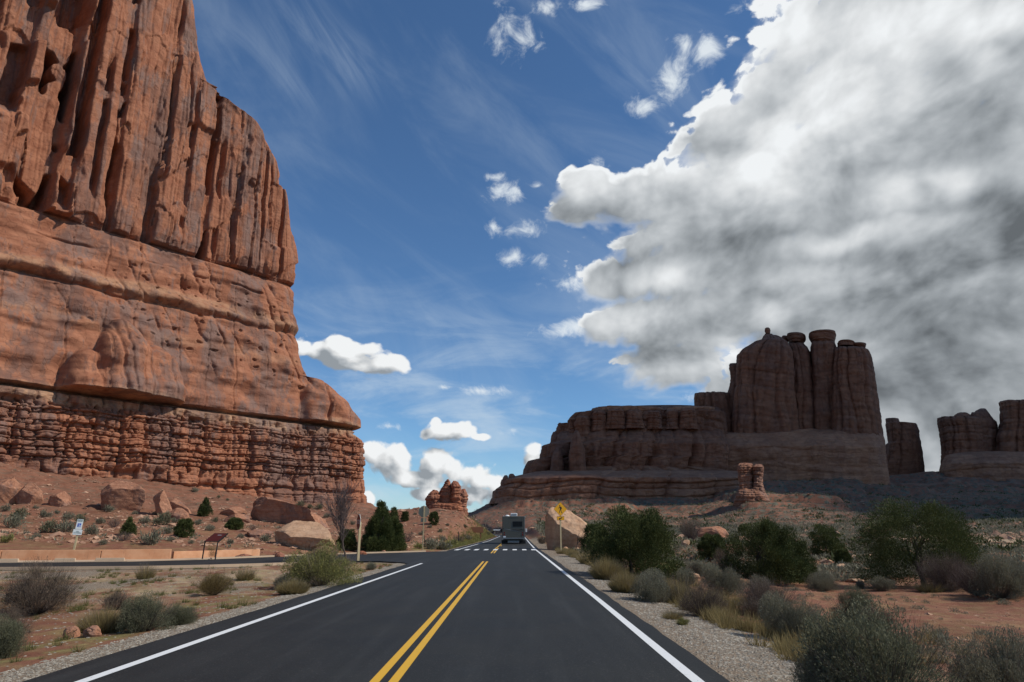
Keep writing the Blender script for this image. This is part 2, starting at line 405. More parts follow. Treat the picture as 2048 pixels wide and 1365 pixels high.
# ------------------------------------------------------------------ terrain
def interp_pts(tab): 
    a = np.array(tab, float); return lambda t: np.interp(t, a[:, 0], a[:, 1])
LINE_L = interp_pts([(0, -4.48), (7.6, -4.46), (33, -4.42), (57, -4.62), (71, -4.42), (103, -3.95), (180, -4.1), (240, -9), (330, -26)])
LINE_R = interp_pts([(0, 1.90), (7.6, 1.86), (16, 1.83), (57, 1.52), (90, 1.58), (180, 1.9), (240, -2.4), (330, -19)])
EDGE_L = lambda y: LINE_L(y)-.62
EDGE_R = lambda y: LINE_R(y)+.34
def G(u, v, z=0.0):
    r = ray(u, v); k_ = (z-EYE)/r.z; return (r.x*k_, r.y*k_)
LOT_UP = [(-700, 1133), (-300, 1129.5), (0, 1126), (250, 1123.6), (420, 1119), (640, 1110), (740, 1107), (850, 1103.8), (900, 1102.6)]
LOT_LO = [(-700, 1147), (-300, 1142), (0, 1138), (150, 1137), (300, 1135.5), (420, 1133), (545, 1129.3), (640, 1125.5), (700, 1122.8), (760, 1122.6), (800, 1124.5), (822, 1128), (850, 1130)]
lot_up = [G(*p) for p in LOT_UP]+[(-4.9, 58.5)]
lot_lo = [G(*p) for p in LOT_LO]
lot_flat = np.array([G(*p) for p in ((-700, 1126), (-300, 1123.5), (0, 1120.8), (200, 1119), (341, 1117), (430, 1113.8), (520, 1110.8), (640, 1108), (740, 1105.6), (850, 1103.2), (900, 1102.2))]+[(-4.9, 58.8), (-4.2, 58.8), (-4.2, 33.0)]+lot_lo[::-1])
lot_poly = np.array(lot_up+[(-4.2, 58.5), (-4.2, 33.0)]+lot_lo[::-1])
def poly_sd(px, py, poly):
    """distance outside (>0) or inside (<0) a polygon"""
    d = np.full(px.shape, 1e9); ins = np.zeros(px.shape, bool)
    n = len(poly)
    for i in range(n):
        ax, ay = poly[i]; bx, by = poly[(i+1) % n]
        ex, ey = bx-ax, by-ay
        t = np.clip(((px-ax)*ex+(py-ay)*ey)/(ex*ex+ey*ey+1e-12), 0, 1)
        d = np.minimum(d, np.hypot(px-ax-t*ex, py-ay-t*ey))
        c = ((ay > py) != (by > py)) & (px < (bx-ax)*(py-ay)/(by-ay+1e-12)+ax)
        ins ^= c
    return np.where(ins, -d, d)

CP = []
def cp(u, v, Y): q = P(u, v, Y); CP.append((q.x, q.y, q.z))
def cz(x, y, z): CP.append((x, y, z))
for u, v in ((-500, 850), (-250, 885), (0, 925), (100, 948), (250, 962), (400, 982), (500, 994), (620, 1006), (738, 1012)):
    s_, z_, q_ = wall_hit(u, v); CP.append((q_[0], q_[1], z_)); CP.append((q_[0]-8, q_[1]+10, z_+2))
for u in (-400, 0, 200, 400, 520): cp(u, 1101.5, {-400: 34, 0: 37.5, 200: 39, 400: 41, 520: 44}[u])
for u, v, Y in ((0, 1058, 56), (200, 1058, 58), (400, 1058, 60), (600, 1075, 60), (0, 1005, 84), (200, 1010, 86), (400, 1020, 90), (600, 1035, 95), (700, 1060, 80), (690, 1098, 52), (730, 1030, 125),
                (738, 1016, 150), (800, 1021, 132), (850, 1018.5, 118), (900, 1024, 112), (935, 1034, 104), (962, 1049, 96), (985, 1060, 110),
                (780, 1100, 52), (840, 1095, 56), (880, 1094, 60), (925, 1082, 74), (950, 1075, 88), (975, 1067, 105), (800, 1060, 80), (870, 1060, 80), (920, 1055, 88)):
    cp(u, v, Y)
for x, y, z in ((-12, 5, -.25), (-12, 15, -.3), (-20, 15, -.35), (-10, 24, -.12), (-20, 25, -.05), (-35, 10, -.2), (-60, 20, .4), (-100, 20, 3), (-40, 0, 0), (-8, 8, -.15),
                (7, 5, -.35), (7, 12, -.4), (7, 22, -.4), (7, 35, -.35), (7, 48, -.2), (12, 8, -.8), (14, 20, -1.0), (12, 35, -1.1), (25, 15, -1.0), (25, 30, -1.2), (22, 45, -1.5), (45, 20, -1.0), (45, 50, -1.8),
                (8, 70, -.4), (15, 60, -1.5), (8, 100, -.5), (0, 230, -.5), (-20, 300, -.5), (-30, 230, .2), (-60, 300, 2), (-60, 200, 5), (-25, 160, 2.0),
                (0, -20, 0), (-40, -60, 0), (40, -60, -1), (0, -300, 0), (-400, -100, 5), (400, -100, 0), (0, -2500, 0), (2500, -500, 20), (-2500, -500, 20), (100, 20, -1), (300, 60, 0)):
    cz(x, y, z)
for u, v, Y in ((1130, 1088, 75), (1300, 1092, 80), (1300, 1075, 130), (1300, 1055, 200), (1400, 1092, 84), (1400, 1075, 130), (1400, 1058, 210), (1400, 1035, 290), (1400, 1000, 370), (1390, 962, 432),
                (1550, 1090, 86), (1550, 1065, 150), (1560, 1020, 260), (1500, 1002, 292), (1500, 985, 330), (1600, 1000, 310), (1700, 1095, 80), (1700, 1072, 140), (1700, 1040, 235), (1720, 1000, 330), (1700, 958, 440), (1600, 962, 430),
                (1850, 950, 500), (1870, 951, 540), (1860, 985, 400), (1850, 1040, 240), (2000, 1105, 62), (2000, 1075, 100), (2000, 1050, 150), (2000, 1020, 280), (1950, 958, 500), (2100, 958, 500), (2300, 1000, 400), (2300, 1080, 100),
                (1100, 1066, 130), (1100, 1050, 210), (1150, 1015, 330), (1100, 1000, 390), (1200, 1000, 380), (1250, 985, 400), (1050, 1050, 240), (1000, 1062, 215), (1000, 1040, 320), (940, 1029, 400), (965, 1013, 420), (990, 1000, 436), (1060, 990, 430), (1150, 985, 432), (1300, 975, 432)):
    cp(u, v, Y)
for x, y, z in ((-120, 500, 0), (-60, 520, 2), (0, 560, 8), (100, 620, 30), (350, 640, 30), (600, 600, 35), (-300, 300, 6), (-250, 700, 2), (0, 1200, 6), (600, 1400, 20), (-800, 1200, 5), (-600, 300, 20), (900, 500, 30), (1500, 1500, 30), (0, 3500, 20), (-2500, 2500, 20), (3000, 2500, 30), (280, 575, 34), (330, 600, 34), (500, 120, 5)):
    cz(x, y, z)
CPA = np.array(CP)
def warp(x, y):
    r = np.hypot(x, y)+1e-6; k_ = np.log1p(r/25.0)/r; return x*k_, y*k_, r
_wx, _wy, _wr = warp(CPA[:, 0], CPA[:, 1])
_q = CPA[:, 2]/(_wr+25)*100
def _ker(d): return np.sqrt(d*d+.0004)
_K = _ker(np.hypot(_wx[:, None]-_wx, _wy[:, None]-_wy))+np.eye(len(_wx))*.004
_K1 = np.block([[_K, np.ones((len(_wx), 1))], [np.ones((1, len(_wx))), np.zeros((1, 1))]])
_W = np.linalg.solve(_K1, np.append(_q, 0))
def h_base(x, y):
    wx, wy, r = warp(x, y); out = np.zeros(x.shape)+_W[-1]
    for i in range(len(_wx)): out += _W[i]*_ker(np.hypot(wx-_wx[i], wy-_wy[i]))
    return out*(r+25)/100
def masks(x, y):
    r = np.hypot(x, y)
    el_, er_ = EDGE_L(y), EDGE_R(y)
    ex = np.maximum(el_-x, x-er_); ex = np.where(y > 330, 50, np.where(y < -60, np.abs(y+60)+ex, ex))   # >0 outside the main road
    lot = poly_sd(x, y, lot_flat)
    return ex, lot
def terrain(x, y, detail=True):
    x = np.asarray(x, float); y = np.asarray(y, float)
    z = h_base(x, y); r = np.hypot(x, y)
    ex, lot = masks(x, y)
    d = np.minimum(ex, lot)
    amp = np.clip(d/3.0, 0, 1)
    if detail:
        far = sst(r, 60, 300)
        z = z + amp*(fbm(x/9, y/9, 4, 5)*.30*(1-far*.3) + fbm(x/1.6, y/1.6, 4, 9)*.075)
        z = z + far*fbm(x/45, y/45, 5, 31)*4.5*sst(z, -1, 12) + far*fbm(x/10, y/10, 3, 35)*.8*sst(z, 0, 8)
        led = sst(r, 40, 70)*sst(z, 1.5, 4)*(x < -5)                   # red ledgy slope below the cliff
        zz = z/.9+fbm(x/7, y/7, 3, 77)*1.2; fr = zz-np.floor(zz)
        z = z + led*(sst(fr, .35, .75)-fr)*.42 + led*fbm(x/2.2, y/2.2, 3, 71)*.35
        ledf = sst(r, 230, 300)*sst(z, 6, 14)*(x > 0)                   # ledges under the far buttes
        zz = z/6.0+fbm(x/60, y/60, 3, 78)*.9; fr = zz-np.floor(zz)
        z = z + ledf*(sst(fr, .45, .7)-fr)*4.0
    flat = -0.035-.03*np.clip(ex, 0, 1)
    z = np.where(d < .25, flat, flat+(z-flat)*sst(d, .25, 3.2))
    return z
def hit(u, v, y0=4.0, y1=700.0, n=900):
    """where the sight line through (u, v) meets the ground"""
    r = ray(u, v); Y = np.geomspace(y0, y1, n); X = r.x/r.y*Y; Z = EYE+r.z/r.y*Y
    g_ = Z-terrain(X, Y)
    k_ = np.argmax(g_ < 0)
    if g_[k_] >= 0: k_ = n-1
    if k_ == 0: return Vector((X[0], Y[0], float(terrain(X[:1], Y[:1])[0])))
    t = g_[k_-1]/(g_[k_-1]-g_[k_]); yy = Y[k_-1]+(Y[k_]-Y[k_-1])*t; xx = r.x/r.y*yy
    return Vector((xx, yy, float(terrain(np.array([xx]), np.array([yy]))[0])))
def ground_z(x, y): return float(terrain(np.array([x], float), np.array([y], float))[0])

a1 = np.radians(np.concatenate([np.arange(-180, -48, 2.0), np.arange(-48, 46, .13), np.arange(46, 180, 2.0)]))
rr = np.concatenate([[0.6, 1.5], np.geomspace(2.5, 9000, 640)])
RR, AA = np.meshgrid(rr, a1, indexing='ij')
TX, TY = RR*np.sin(AA), RR*np.cos(AA)
TZ = terrain(TX.ravel(), TY.ravel()).reshape(TX.shape)
Vg = np.stack([TX, TY, TZ], -1).reshape(-1, 3)
Fg = grid_faces(len(rr), len(a1), closed=True)[:, ::-1]
ctr = len(Vg)
ex_, lot_ = masks(TX.ravel(), TY.ravel())

# soil
m, T = material('red_desert_ground')
p = T.n('ShaderNodeNewGeometry').outputs['Position']
at = lambda n_: [a_ for a_ in [T.n('ShaderNodeAttribute', attribute_name=n_)]][0].outputs['Fac']
gravel, brush, grass, sand = at('gravel'), at('brush'), at('grass'), at('sand')
n1_ = T.noise(p, .25, 7, .6); n2_ = T.noise(p, 2.2, 7, .65); n3_ = T.noise(p, 22, 5, .7)
red = T.mix(T.ramp(n1_, .35, .65), (.180, .076, .045), (.245, .108, .066))
red = T.mix(T.m('MULTIPLY', T.ramp(n2_, .5, .7), .5), red, (.33, .175, .11))
red = T.mix(T.m('MULTIPLY', T.ramp(n2_, .45, .3), .45), red, (.16, .065, .04))
tan = T.mix(T.ramp(n2_, .35, .65), (.30, .20, .125), (.42, .31, .205))
pb = T.vor(p, 26.0, 'F1', out=1)
peb = T.vor(p, 26.0, 'F1')
grv = T.mix(T.ramp(T.xyz(pb)[0], .1, .9, smooth=False), (.16, .14, .11), (.50, .45, .38))
grv = T.mix(T.ramp(peb, .25, .5), grv, (.16, .12, .09))
grv = T.mix(.35, grv, (.36, .28, .19))
c = T.mix(T.m('MULTIPLY', T.ramp(T.m('ADD', n1_, T.m('MULTIPLY', n2_, .3)), .55, .75), sand), red, tan)
gr = T.mix(T.ramp(n2_, .3, .7), (.11, .105, .035), (.26, .20, .085))
c = T.mix(T.m('MULTIPLY', grass, T.ramp(T.noise(p, 1.1, 6, .6), .42, .60)), c, gr)
c = T.mix(T.ramp(T.m('ADD', gravel, T.m('MULTIPLY', T.m('SUBTRACT', n2_, .5), .5)), .35, .6), c, grv)
# brush cover on the far plain and slopes: clumps of dark grey green and pale stone
bs = T.noise(p, .30, 6, .65); bq = T.vor(p, .42, 'F1'); bq2 = T.vor(p, .9, 'F1')
bc = T.mix(T.ramp(T.noise(p, .5, 4, .6), .35, .65), (.075, .075, .052), (.15, .14, .10))
c = T.mix(T.m('MULTIPLY', T.m('MULTIPLY', brush, T.ramp(sand, 1.2, .4)), T.m('MULTIPLY', T.ramp(bq, .62, .30), T.ramp(bs, .38, .52))), c, bc)
c = T.mix(T.m('MULTIPLY', brush, T.m('MULTIPLY', T.ramp(bq2, .5, .2), T.ramp(T.noise(p, .12, 4, .6), .42, .6))), c, bc)
c = T.mix(T.m('MULTIPLY', brush, T.m('MULTIPLY', T.ramp(T.vor(p, .65, 'F1', rand=1.0), .16, .05), .6)), c, (.42, .30, .22))
hb = T.m('ADD', T.m('MULTIPLY', n2_, .5), T.m('ADD', T.m('MULTIPLY', n3_, .12), T.m('MULTIPLY', T.m('MULTIPLY', gravel, T.ramp(peb, .5, .1)), .16)))
finish(T, c, .95, T.bump(hb, 1.0, .16), spec=.15)
ground = mesh_np('ground', Vg, Fg, m); tag(ground, kind='structure')
xg, yg = TX.ravel(), TY.ravel(); rg = np.hypot(xg, yg)
wR = 1.3+.5*fbm(yg/4, yg*0, 2, 3)
gv = np.where(xg > -1.5, 1-sst(ex_, wR*.9, wR*1.5), 1-sst(ex_, .45, .95))
gv = np.maximum(gv*sst(-rg, -160, -90), (1-sst(lot_, .2, .8))*.9)
islx = sst(-yg, -33, -27)*sst(xg, -26, -18)*(xg < -5)*sst(yg, 14, 20)                   # pale gravelly island left of the road
sn = np.clip(islx*1.0 + .35*(xg > 0)*(rg < 14), 0, 1)
_du = hit(1985, 1082); sn = np.maximum(sn, np.exp(-((xg-_du.x)/(.16*_du.y))**2-((yg-_du.y)/(.30*_du.y))**2)*2.0)
gv = np.maximum(gv, islx*.75*(fbm(xg/3, yg/3, 3, 8)+.5))
gs = (1-sst(np.minimum(ex_, 99), 2.2, 4.5))*sst(ex_, .5, 1.2)
gs = gs*(1-sst(TZ.ravel(), .15, .6)); gs = np.maximum(gs, islx*.5); gs = np.maximum(gs, .35*sst(-rg, -120, -40))
br_ = sst(rg, 55, 120)*np.where(xg > 4, 1.0, .35); br_ = np.where((xg < 0) & (rg > 200), .9, br_)
for nm_, ar in (('gravel', gv), ('brush', br_), ('grass', gs), ('sand', sn)):
    at_ = ground.data.attributes.new(nm_, 'FLOAT', 'POINT'); at_.data.foreach_set('value', np.clip(ar, 0, 2).astype(np.float32))

# ------------------------------------------------------------------ roads and paint
m, T = material('asphalt')
p = T.n('ShaderNodeNewGeometry').outputs['Position']
x, y, z = T.xyz(p)[:3]
f1 = T.noise(p, 45, 4, .7); f2 = T.noise(p, .7, 6, .6); f3 = T.noise(T.comb(T.m('MULTIPLY', x, 2.2), T.m('MULTIPLY', y, .10), 0.0), 1.0, 5, .6)
c = T.mix(T.ramp(f1, .35, .7), (.012, .0125, .0125), (.026, .0275, .0265))
c = T.mix(T.m('MULTIPLY', T.ramp(f2, .35, .7), .35), c, (.033, .034, .033))
c = T.mix(T.m('MULTIPLY', T.ramp(f3, .45, .75), .5), c, (.042, .043, .042))
vo = T.vor(p, 60, 'F1', out=1)
c = T.mix(T.m('MULTIPLY', T.ramp(T.xyz(vo)[0], .95, .98), .22), c, (.15, .14, .13))
finish(T, c, T.m('MULTIPLY_ADD', f2, .2, .62), T.bump(f1, .5, .008), spec=.22)
M_ASPH = m
def strip(name, xl, xr, ys, z, mat, **kw):
    V = []
    for y_ in ys: V += [(float(xl(y_)), y_, z), (float(xr(y_)), y_, z)]
    n_ = len(ys); F = [(2*i, 2*i+1, 2*i+3, 2*i+2) for i in range(n_-1)]
    o = mesh_np(name, V, F, mat, smooth=False); tag(o, kind='structure'); return o
ysr = np.concatenate([np.arange(-60, 120, .5), np.arange(120, 331, 5)])
def jag(e, s_, seed): return lambda y_: e(y_)+s_*float(fbm(np.array([y_/1.3]), np.array([0.5]), 3, seed)[0])*.06
strip('main_road', jag(EDGE_L, 1, 3), jag(EDGE_R, 1, 4), ysr, 0.0, M_ASPH)
me = bpy.data.meshes.new('parking_road'); 
lp = [tuple(q)+(-.006,) for q in lot_poly]
me.from_pydata(lp, [], [tuple(range(len(lp)))[::-1]]); me.materials.append(M_ASPH)
o = bpy.data.objects.new('parking_road', me); COL.objects.link(o); tag(o, kind='structure')
def paint(name, rgb):
    m, T = material(name)
    p = T.n('ShaderNodeNewGeometry').outputs['Position']
    w = T.noise(p, 9, 7, .7); w2 = T.noise(p, 60, 4, .7)
    f = T.m('MULTIPLY', T.ramp(T.m('ADD', w, T.m('MULTIPLY', w2, .4)), .80, .96), .7)
    finish(T, T.mix(f, rgb, (.07, .07, .07)), .6, T.bump(w2, .3, .004), spec=.3); return m
M_WHITE, M_YEL = paint('white_road_paint', (.72, .73, .72)), paint('yellow_road_paint', (.66, .37, .025))
K_ = lambda f, d: (lambda y_: f(y_)+d)
strip('white_edge_line', K_(LINE_L, -.065), K_(LINE_L, .065), np.arange(2, 33.9, .5), .004, M_WHITE)
strip('white_edge_line', K_(LINE_L, -.065), K_(LINE_L, .065), np.concatenate([[57.2], np.arange(58, 330, 2.)]), .004, M_WHITE)
strip('white_edge_line', K_(LINE_R, -.065), K_(LINE_R, .065), np.concatenate([np.arange(2, 60, .5), np.arange(60, 330, 2.)]), .004, M_WHITE)
YC = interp_pts([(0, -1.30), (7.6, -1.36), (35, -1.54), (57, -1.66), (90, -1.58), (180, -1.2), (240, -5.7), (330, -22.5)])
strip('yellow_centre_line', K_(YC, -.148), K_(YC, -.046), np.arange(2, 35.6, .5), .004, M_YEL)
strip('yellow_centre_line', K_(YC, .046), K_(YC, .148), np.arange(2, 35.6, .5), .004, M_YEL)
strip('yellow_centre_line', K_(YC, -.148), K_(YC, -.046), np.concatenate([np.arange(48, 60, .5), np.arange(60, 330, 3.)]), .004, M_YEL)
strip('yellow_centre_line', K_(YC, .046), K_(YC, .148), np.arange(48, 61.6, .5), .004, M_YEL)
strip('yellow_centre_line', K_(YC, .046), K_(YC, .148), np.array([69., 71, 72.5]), .004, M_YEL)
for u in (915.4, 935, 953.5, 972.5, 991, 1010, 1029, 1048, 1066):
    xq = (u-1032.6)/F_PX*54.4
    strip('crosswalk_bar', lambda y_, xq=xq: xq-.17, lambda y_, xq=xq: xq+.17, np.array([54.9, 56.4, 58.0]), .008, M_WHITE)
# pale kerbs of the side road
M_KERB = plain('tan_concrete', (.50, .36, .24), .85, var=.35, scale=2.0, bumpk=.3)
def ribbon(name, pts, w, h, mat, z0=-.05, **kw):
    mb = MB()
    for i in range(len(pts)-1):
        a = Vector((*pts[i], 0)); b = Vector((*pts[i+1], 0)); d = (b-a).normalized(); nrm = Vector((-d.y, d.x, 0))*w/2
        vs = [a-nrm, b-nrm, b+nrm, a+nrm]
        mb.add([Vector((q.x, q.y, z0)) for q in vs]+[Vector((q.x, q.y, h)) for q in vs], ((4,5,6,7),(0,1,5,4),(1,2,6,5),(2,3,7,6),(3,0,4,7)))
    return tag(mb.build(name, mat), kind='structure')
off = lambda pts, d: [(a, b+d) for a, b in pts]
ribbon('far_kerb', off(lot_up[4:-2], .12), .16, .08, M_KERB)
ribbon('far_kerb', off(lot_up[:5], .10), .16, .02, M_KERB)
ribbon('near_kerb', off(lot_lo[:8], -.12), .16, .07, M_KERB)
# ------------------------------------------------------------------ the great wall on the left
def w_off(z):      # how far each level stands out from the base plane
    return np.interp(z, [0, 10, 20, 25.6, 26.2, 26.9, 27.6, 34, 42, 49.2, 49.7, 52, 58, 63.2, 63.9, 64.6, 90, 115, 140],
                        [.8, 0, -.5, -.9, -1.1, -4.0, -1.6, -2.6, -4.6, -6.4, -6.6, -6.3, -8.0, -9.4, -10.6, -8.2, -8.8, -10, -12])
SIL = [(350, -200), (378, -60), (388, 0), (391, 40), (394, 70), (401, 105), (413, 148), (420, 168), (428, 175), (445, 181), (458, 188), (475, 205), (520, 243), (534, 262), (542, 280), (554, 300), (562, 322), (567, 345), (569, 370),
       (584, 380), (588, 400), (591, 440), (593, 480), (596, 520), (598, 552), (594, 568), (586, 577), (590, 584), (593, 620), (597, 660), (603, 700), (611, 740), (620, 753), (650, 762), (668, 775), (688, 800), (702, 820), (718, 838), (722, 852),
       (714, 859), (712, 868), (722, 874), (733, 884), (736, 905), (733, 950), (737, 985), (738, 1010), (740, 1040)]
_sz = []
for u, v in SIL:
    o_ = 0.0
    for _ in range(6):
        s_, z_, _q2 = wall_hit(u, v, o_); o_ = float(w_off(z_))
    _sz.append((z_, s_))
_sz.sort()
_szz = np.array([q[0] for q in _sz]); _szs = np.array([q[1] for q in _sz])
def s_corner(z): return np.interp(z, _szz, _szs)
def s_at(u, v):
    o_ = 0.0
    for _ in range(6): s_, z_, _q2 = wall_hit(u, v, o_); o_ = float(w_off(z_))
    return s_, z_
R_ = 3.2
tcoarse = -np.geomspace(128, 260, 32)[::-1]
tt = np.concatenate([tcoarse, np.arange(-127.8, -10, .18), np.arange(-10, 0, .13)])
arc = np.linspace(0, 1, 60)[1:]
back = np.geomspace(.3, 75, 46)
zr = np.concatenate([np.arange(3, 8, .5), np.arange(8, 29, .125), np.arange(29, 66, .17), np.arange(66, 120, .21), np.arange(120, 139, .8)])
TURN = math.radians(118)
SG = float(_szs.max())+1.0
nS = len(tt)+len(arc)+len(back)
SS = np.zeros((len(zr), nS)); PX_ = np.zeros_like(SS); PY_ = np.zeros_like(SS); NX = np.zeros_like(SS); NY = np.zeros_like(SS); EDGE = np.zeros_like(SS)
for i, z_ in enumerate(zr):
    sc = float(s_corner(z_)); R = R_
    st_ = sc-.84*R
    sw = np.minimum(tt+SG, st_)
    pos = C0[None]+WD[None]*sw[:, None]+WN[None]*float(w_off(z_))
    nrm = np.repeat(WN[None], len(tt), 0)
    cen = C0+WD*st_+WN*(float(w_off(z_))-R)
    ang = arc*TURN
    n2 = WN[None]*np.cos(ang)[:, None]+WD[None]*np.sin(ang)[:, None]
    p2 = cen[None]+n2*R
    tv = -WN*math.sin(TURN)+WD*math.cos(TURN)
    p3 = p2[-1][None]+tv[None]*back[:, None]
    PP = np.concatenate([pos, p2, p3]); NN = np.concatenate([nrm, n2, np.repeat(n2[-1:], len(back), 0)])
    SS[i] = np.concatenate([sw, st_+ang*R, st_+TURN*R+back]); PX_[i], PY_[i] = PP[:, 0], PP[:, 1]; NX[i], NY[i] = NN[:, 0], NN[:, 1]
    EDGE[i] = np.concatenate([st_-sw, -ang*R, -np.full(len(back), TURN*R)])                 # distance before the corner
ZZ = np.repeat(zr[:, None], nS, 1)
D_ = np.zeros_like(SS)
mU, mM, mB = sst(ZZ, 63.9, 64.6), sst(ZZ, 26.6, 27.6)*(1-sst(ZZ, 63.2, 63.9)), 1-sst(ZZ, 26.0, 26.7)
# --- upper cliff: columns, fissures, alcoves
def columns(s, z, sp, amp, seed, fis=1.0, shelf=25.0):
    x = (s+1.5*fbm(s/14, z/30, 3, seed)+.35*fbm(s/3, z/7, 3, seed+5))/sp
    t, c, e = cells(x, seed)
    zb = 64+shelf*(hsh(c, seed=seed+3)*3)
    offs = (hsh(c, seed=seed+1)-.5)*amp
    offs2 = (hsh(c, seed=seed+2)-.5)*amp*.8
    zq = z+2.5*fbm(s/5, z/5, 2, seed+9)
    o = offs+offs2*sst(zq, zb-.6, zb+.6)
    return o+(pillow(t, 8.0)*.12+(t-.5)*(hsh(c, seed=seed+6)-.5)*.45)*sp*fis-fis*.85*np.exp(-(e*sp/.20)**2)
Uc = columns(SS, ZZ, 7.5, 4.2, 11, .55)+columns(SS, ZZ, 3.4, .7, 23, .22, 14)*(.45+.9*sst(fbm(SS/12, ZZ/25, 3, 19), -.2, .3))
def fissure(u, v, width, depth, zlo=60, zhi=200, lean=0.0):
    s0, z0 = s_at(u, v)
    x = SS-s0-lean*(ZZ-z0)-.8*fbm(ZZ/16, ZZ*0+u, 3, int(u))
    return -depth*np.exp(-np.abs(x/width)**9)*sst(ZZ, zlo-4, zlo+4)*(1-sst(ZZ, zhi-4, zhi+4))
for a_ in ((14, 200, 1.9, 7, 84, 200, .04), (98, 250, 3.0, 11, 64, 200, .02), (158, 260, 1.3, 6.5, 66, 200, .01), (205, 260, .7, 3.2, 72, 104, 0), (252, 180, .8, 3.6, 70, 200, 0), (225, 400, .8, 2.0, 60, 84, 0), (300, 440, .9, 2.4, 60, 82, 0), (342, 260, .4, 1.8, 74, 200, 0),
           (384, 300, .55, 2.0, 70, 108, 0), (428, 330, 1.0, 4.2, 62, 118, 0), (414, 460, .45, 2.0, 60, 200, 0), (452, 300, .7, 2.2, 66, 96, 0), (485, 330, .4, 1.5, 60, 200, 0), (532, 380, .45, 1.8, 60, 200, 0), (572, 420, .5, 2.6, 60, 200, 0), (500, 520, .3, 1.2, 60, 200, 0)):
    Uc = Uc+fissure(*a_)
spall = sst(fbm(SS/11, ZZ/14, 3, 87), .10, .22); Uc = Uc*(1-.75*spall)-.5*spall
for sp_, sz_, am_, sd_ in ((4.6, 17, 1.2, 311), (2.0, 7, .30, 315)):            # spalled slabs with sharp, arching upper edges
    xs_ = (SS+.5*fbm(SS/3, ZZ/12, 3, sd_))/sp_; t_, c_, e_ = cells(xs_, sd_)
    zz_ = (ZZ-2.6*(2*t_-1)**2*-1+hsh(c_, seed=sd_+1)*40+.7*fbm(SS/2, ZZ/2, 2, sd_+2))/sz_; tq_, cq_, eq_ = cells(zz_, sd_+3, .9)
    Uc = Uc+(hsh(c_, cq_, seed=sd_+4)-.5)*am_-.25*np.exp(-(e_*sp_/.12)**2)
Uc = Uc+fbm(SS/1.4, ZZ/2.2, 4, 91)*.15+fbm(SS/9, ZZ/26, 3, 93)*.6
Uc = Uc-.9*np.exp(-((ZZ-64.6)/1.1)**2)*(.5+fbm(SS/3, ZZ*0, 3, 51))                       # ragged foot over the crack
zl = ZZ+1.2*fbm(SS/9, ZZ/9, 3, 63); tz, cz_, ez = cells(zl/1.5, 64)
Uc = Uc+(hsh(cz_, seed=65)-.5)*.16
# --- middle: bare slickrock, ledge, hollows, leaning ribs toward the corner
wmid = sst(-EDGE, -70, -25)
rib = (SS+.45*(ZZ-45)+1.6*fbm(SS/9, ZZ/9, 3, 101))/5.2
t1, c1, e1 = cells(rib, 102)
Mm = fbm(SS/16, ZZ/7, 3, 103)*2.1+fbm(SS/6, ZZ/1.6, 4, 105)*.22+wmid*(pillow(t1, 2.5)*.8*hsh(c1, seed=55)-.5*np.exp(-(e1*4.4/.28)**2)*(hsh(c1, seed=56) > .5))*sst(ZZ, 33, 40)*sst(fbm(SS/9, ZZ/7, 3, 57), -.25, .25)
t2, c2, e2 = cells((SS+.8*fbm(SS/6, ZZ/10, 3, 111))/7.5, 112)
crk = np.exp(-(e2*7.5/.10)**2)*(hsh(c2, np.floor(ZZ/9), seed=5) > .45)
Mm = Mm-.5*crk
zq = ZZ+1.3*fbm(SS/14, ZZ*0, 3, 121)
Mm = Mm+1.0*np.exp(-((zq-51.0)/1.1)**2)-1.1*np.exp(-((zq-49.4)/.35)**2)*(1-.6*wmid)
Mm = Mm+.5*np.exp(-((zq-41)/1.4)**2)*wmid-.6*np.exp(-((zq-58.8)/.22)**2)*sst(fbm(SS/10, ZZ*0, 2, 133), -.05, .15)
hol = fbm(SS/2.2+ZZ/9, ZZ/1.3, 2, 141)
Mm = Mm-.6*sst(hol, .40, .52)*wmid*sst(ZZ, 33, 40)*(1-sst(ZZ, 56, 60))
hx = (SS/.9); hz = ZZ/.9
pk = hsh(np.floor(hx), np.floor(hz), seed=8) > .93
Mm = Mm-.45*pk*np.exp(-(((hx % 1)-.5)**2+((hz % 1)-.5)**2)/.05)*np.maximum(np.exp(-((zq-54.2)/.8)**2), np.exp(-((zq-46.5)/.7)**2)*wmid)
def dome(u, v_top, u0, u1, out, vb=800, p=2.0, rz=26.5):
    """buttress leaning on the wall"""
    s0, zt = s_at(u, v_top); sa, _ = s_at(u0, vb); sb, _ = s_at(u1, vb)
    w_ = np.where(SS < s0, s0-sa, sb-s0)
    q = np.clip(np.abs((SS-s0)/w_)**p+np.abs(np.clip(ZZ-rz, 0, None)/(zt-rz))**p, 0, 1.0)
    return out*(1-q)**.5*(ZZ > rz-.2)
dm = np.maximum.reduce([dome(240, 640, 168, 310, 8.0), dome(172, 700, 112, 250, 6.5), dome(305, 690, 235, 368, 5.5)])
dm = dm*(1+.10*fbm(SS/2.5, ZZ/6, 3, 151))-(dm > .3)*.55*np.exp(-(cells((SS+.5*fbm(SS/3, ZZ/5, 3, 153)+.12*ZZ)/3.8, 152)[2]*3.8/.28)**2)
Mm = Mm+dm
dm2 = np.maximum(dome(640, 752, 600, 760, 2.6), dome(680, 775, 640, 800, 3.0))
Mm = Mm+dm2-(dm2 > .2)*1.2*np.exp(-((SS-s_at(646, 800)[0]-.08*(ZZ-27))/.4)**2)
Mm = Mm-1.2*np.exp(-((SS-s_at(604, 800)[0])/.8)**2)*(ZZ < 36)*(ZZ > 27)
Mm = Mm+.5*np.exp(-(cells(SS/2.2+.2*ZZ, 161)[2]*2.2/.25)**2)*-1*sst(-ZZ, -63.5, -58)*0
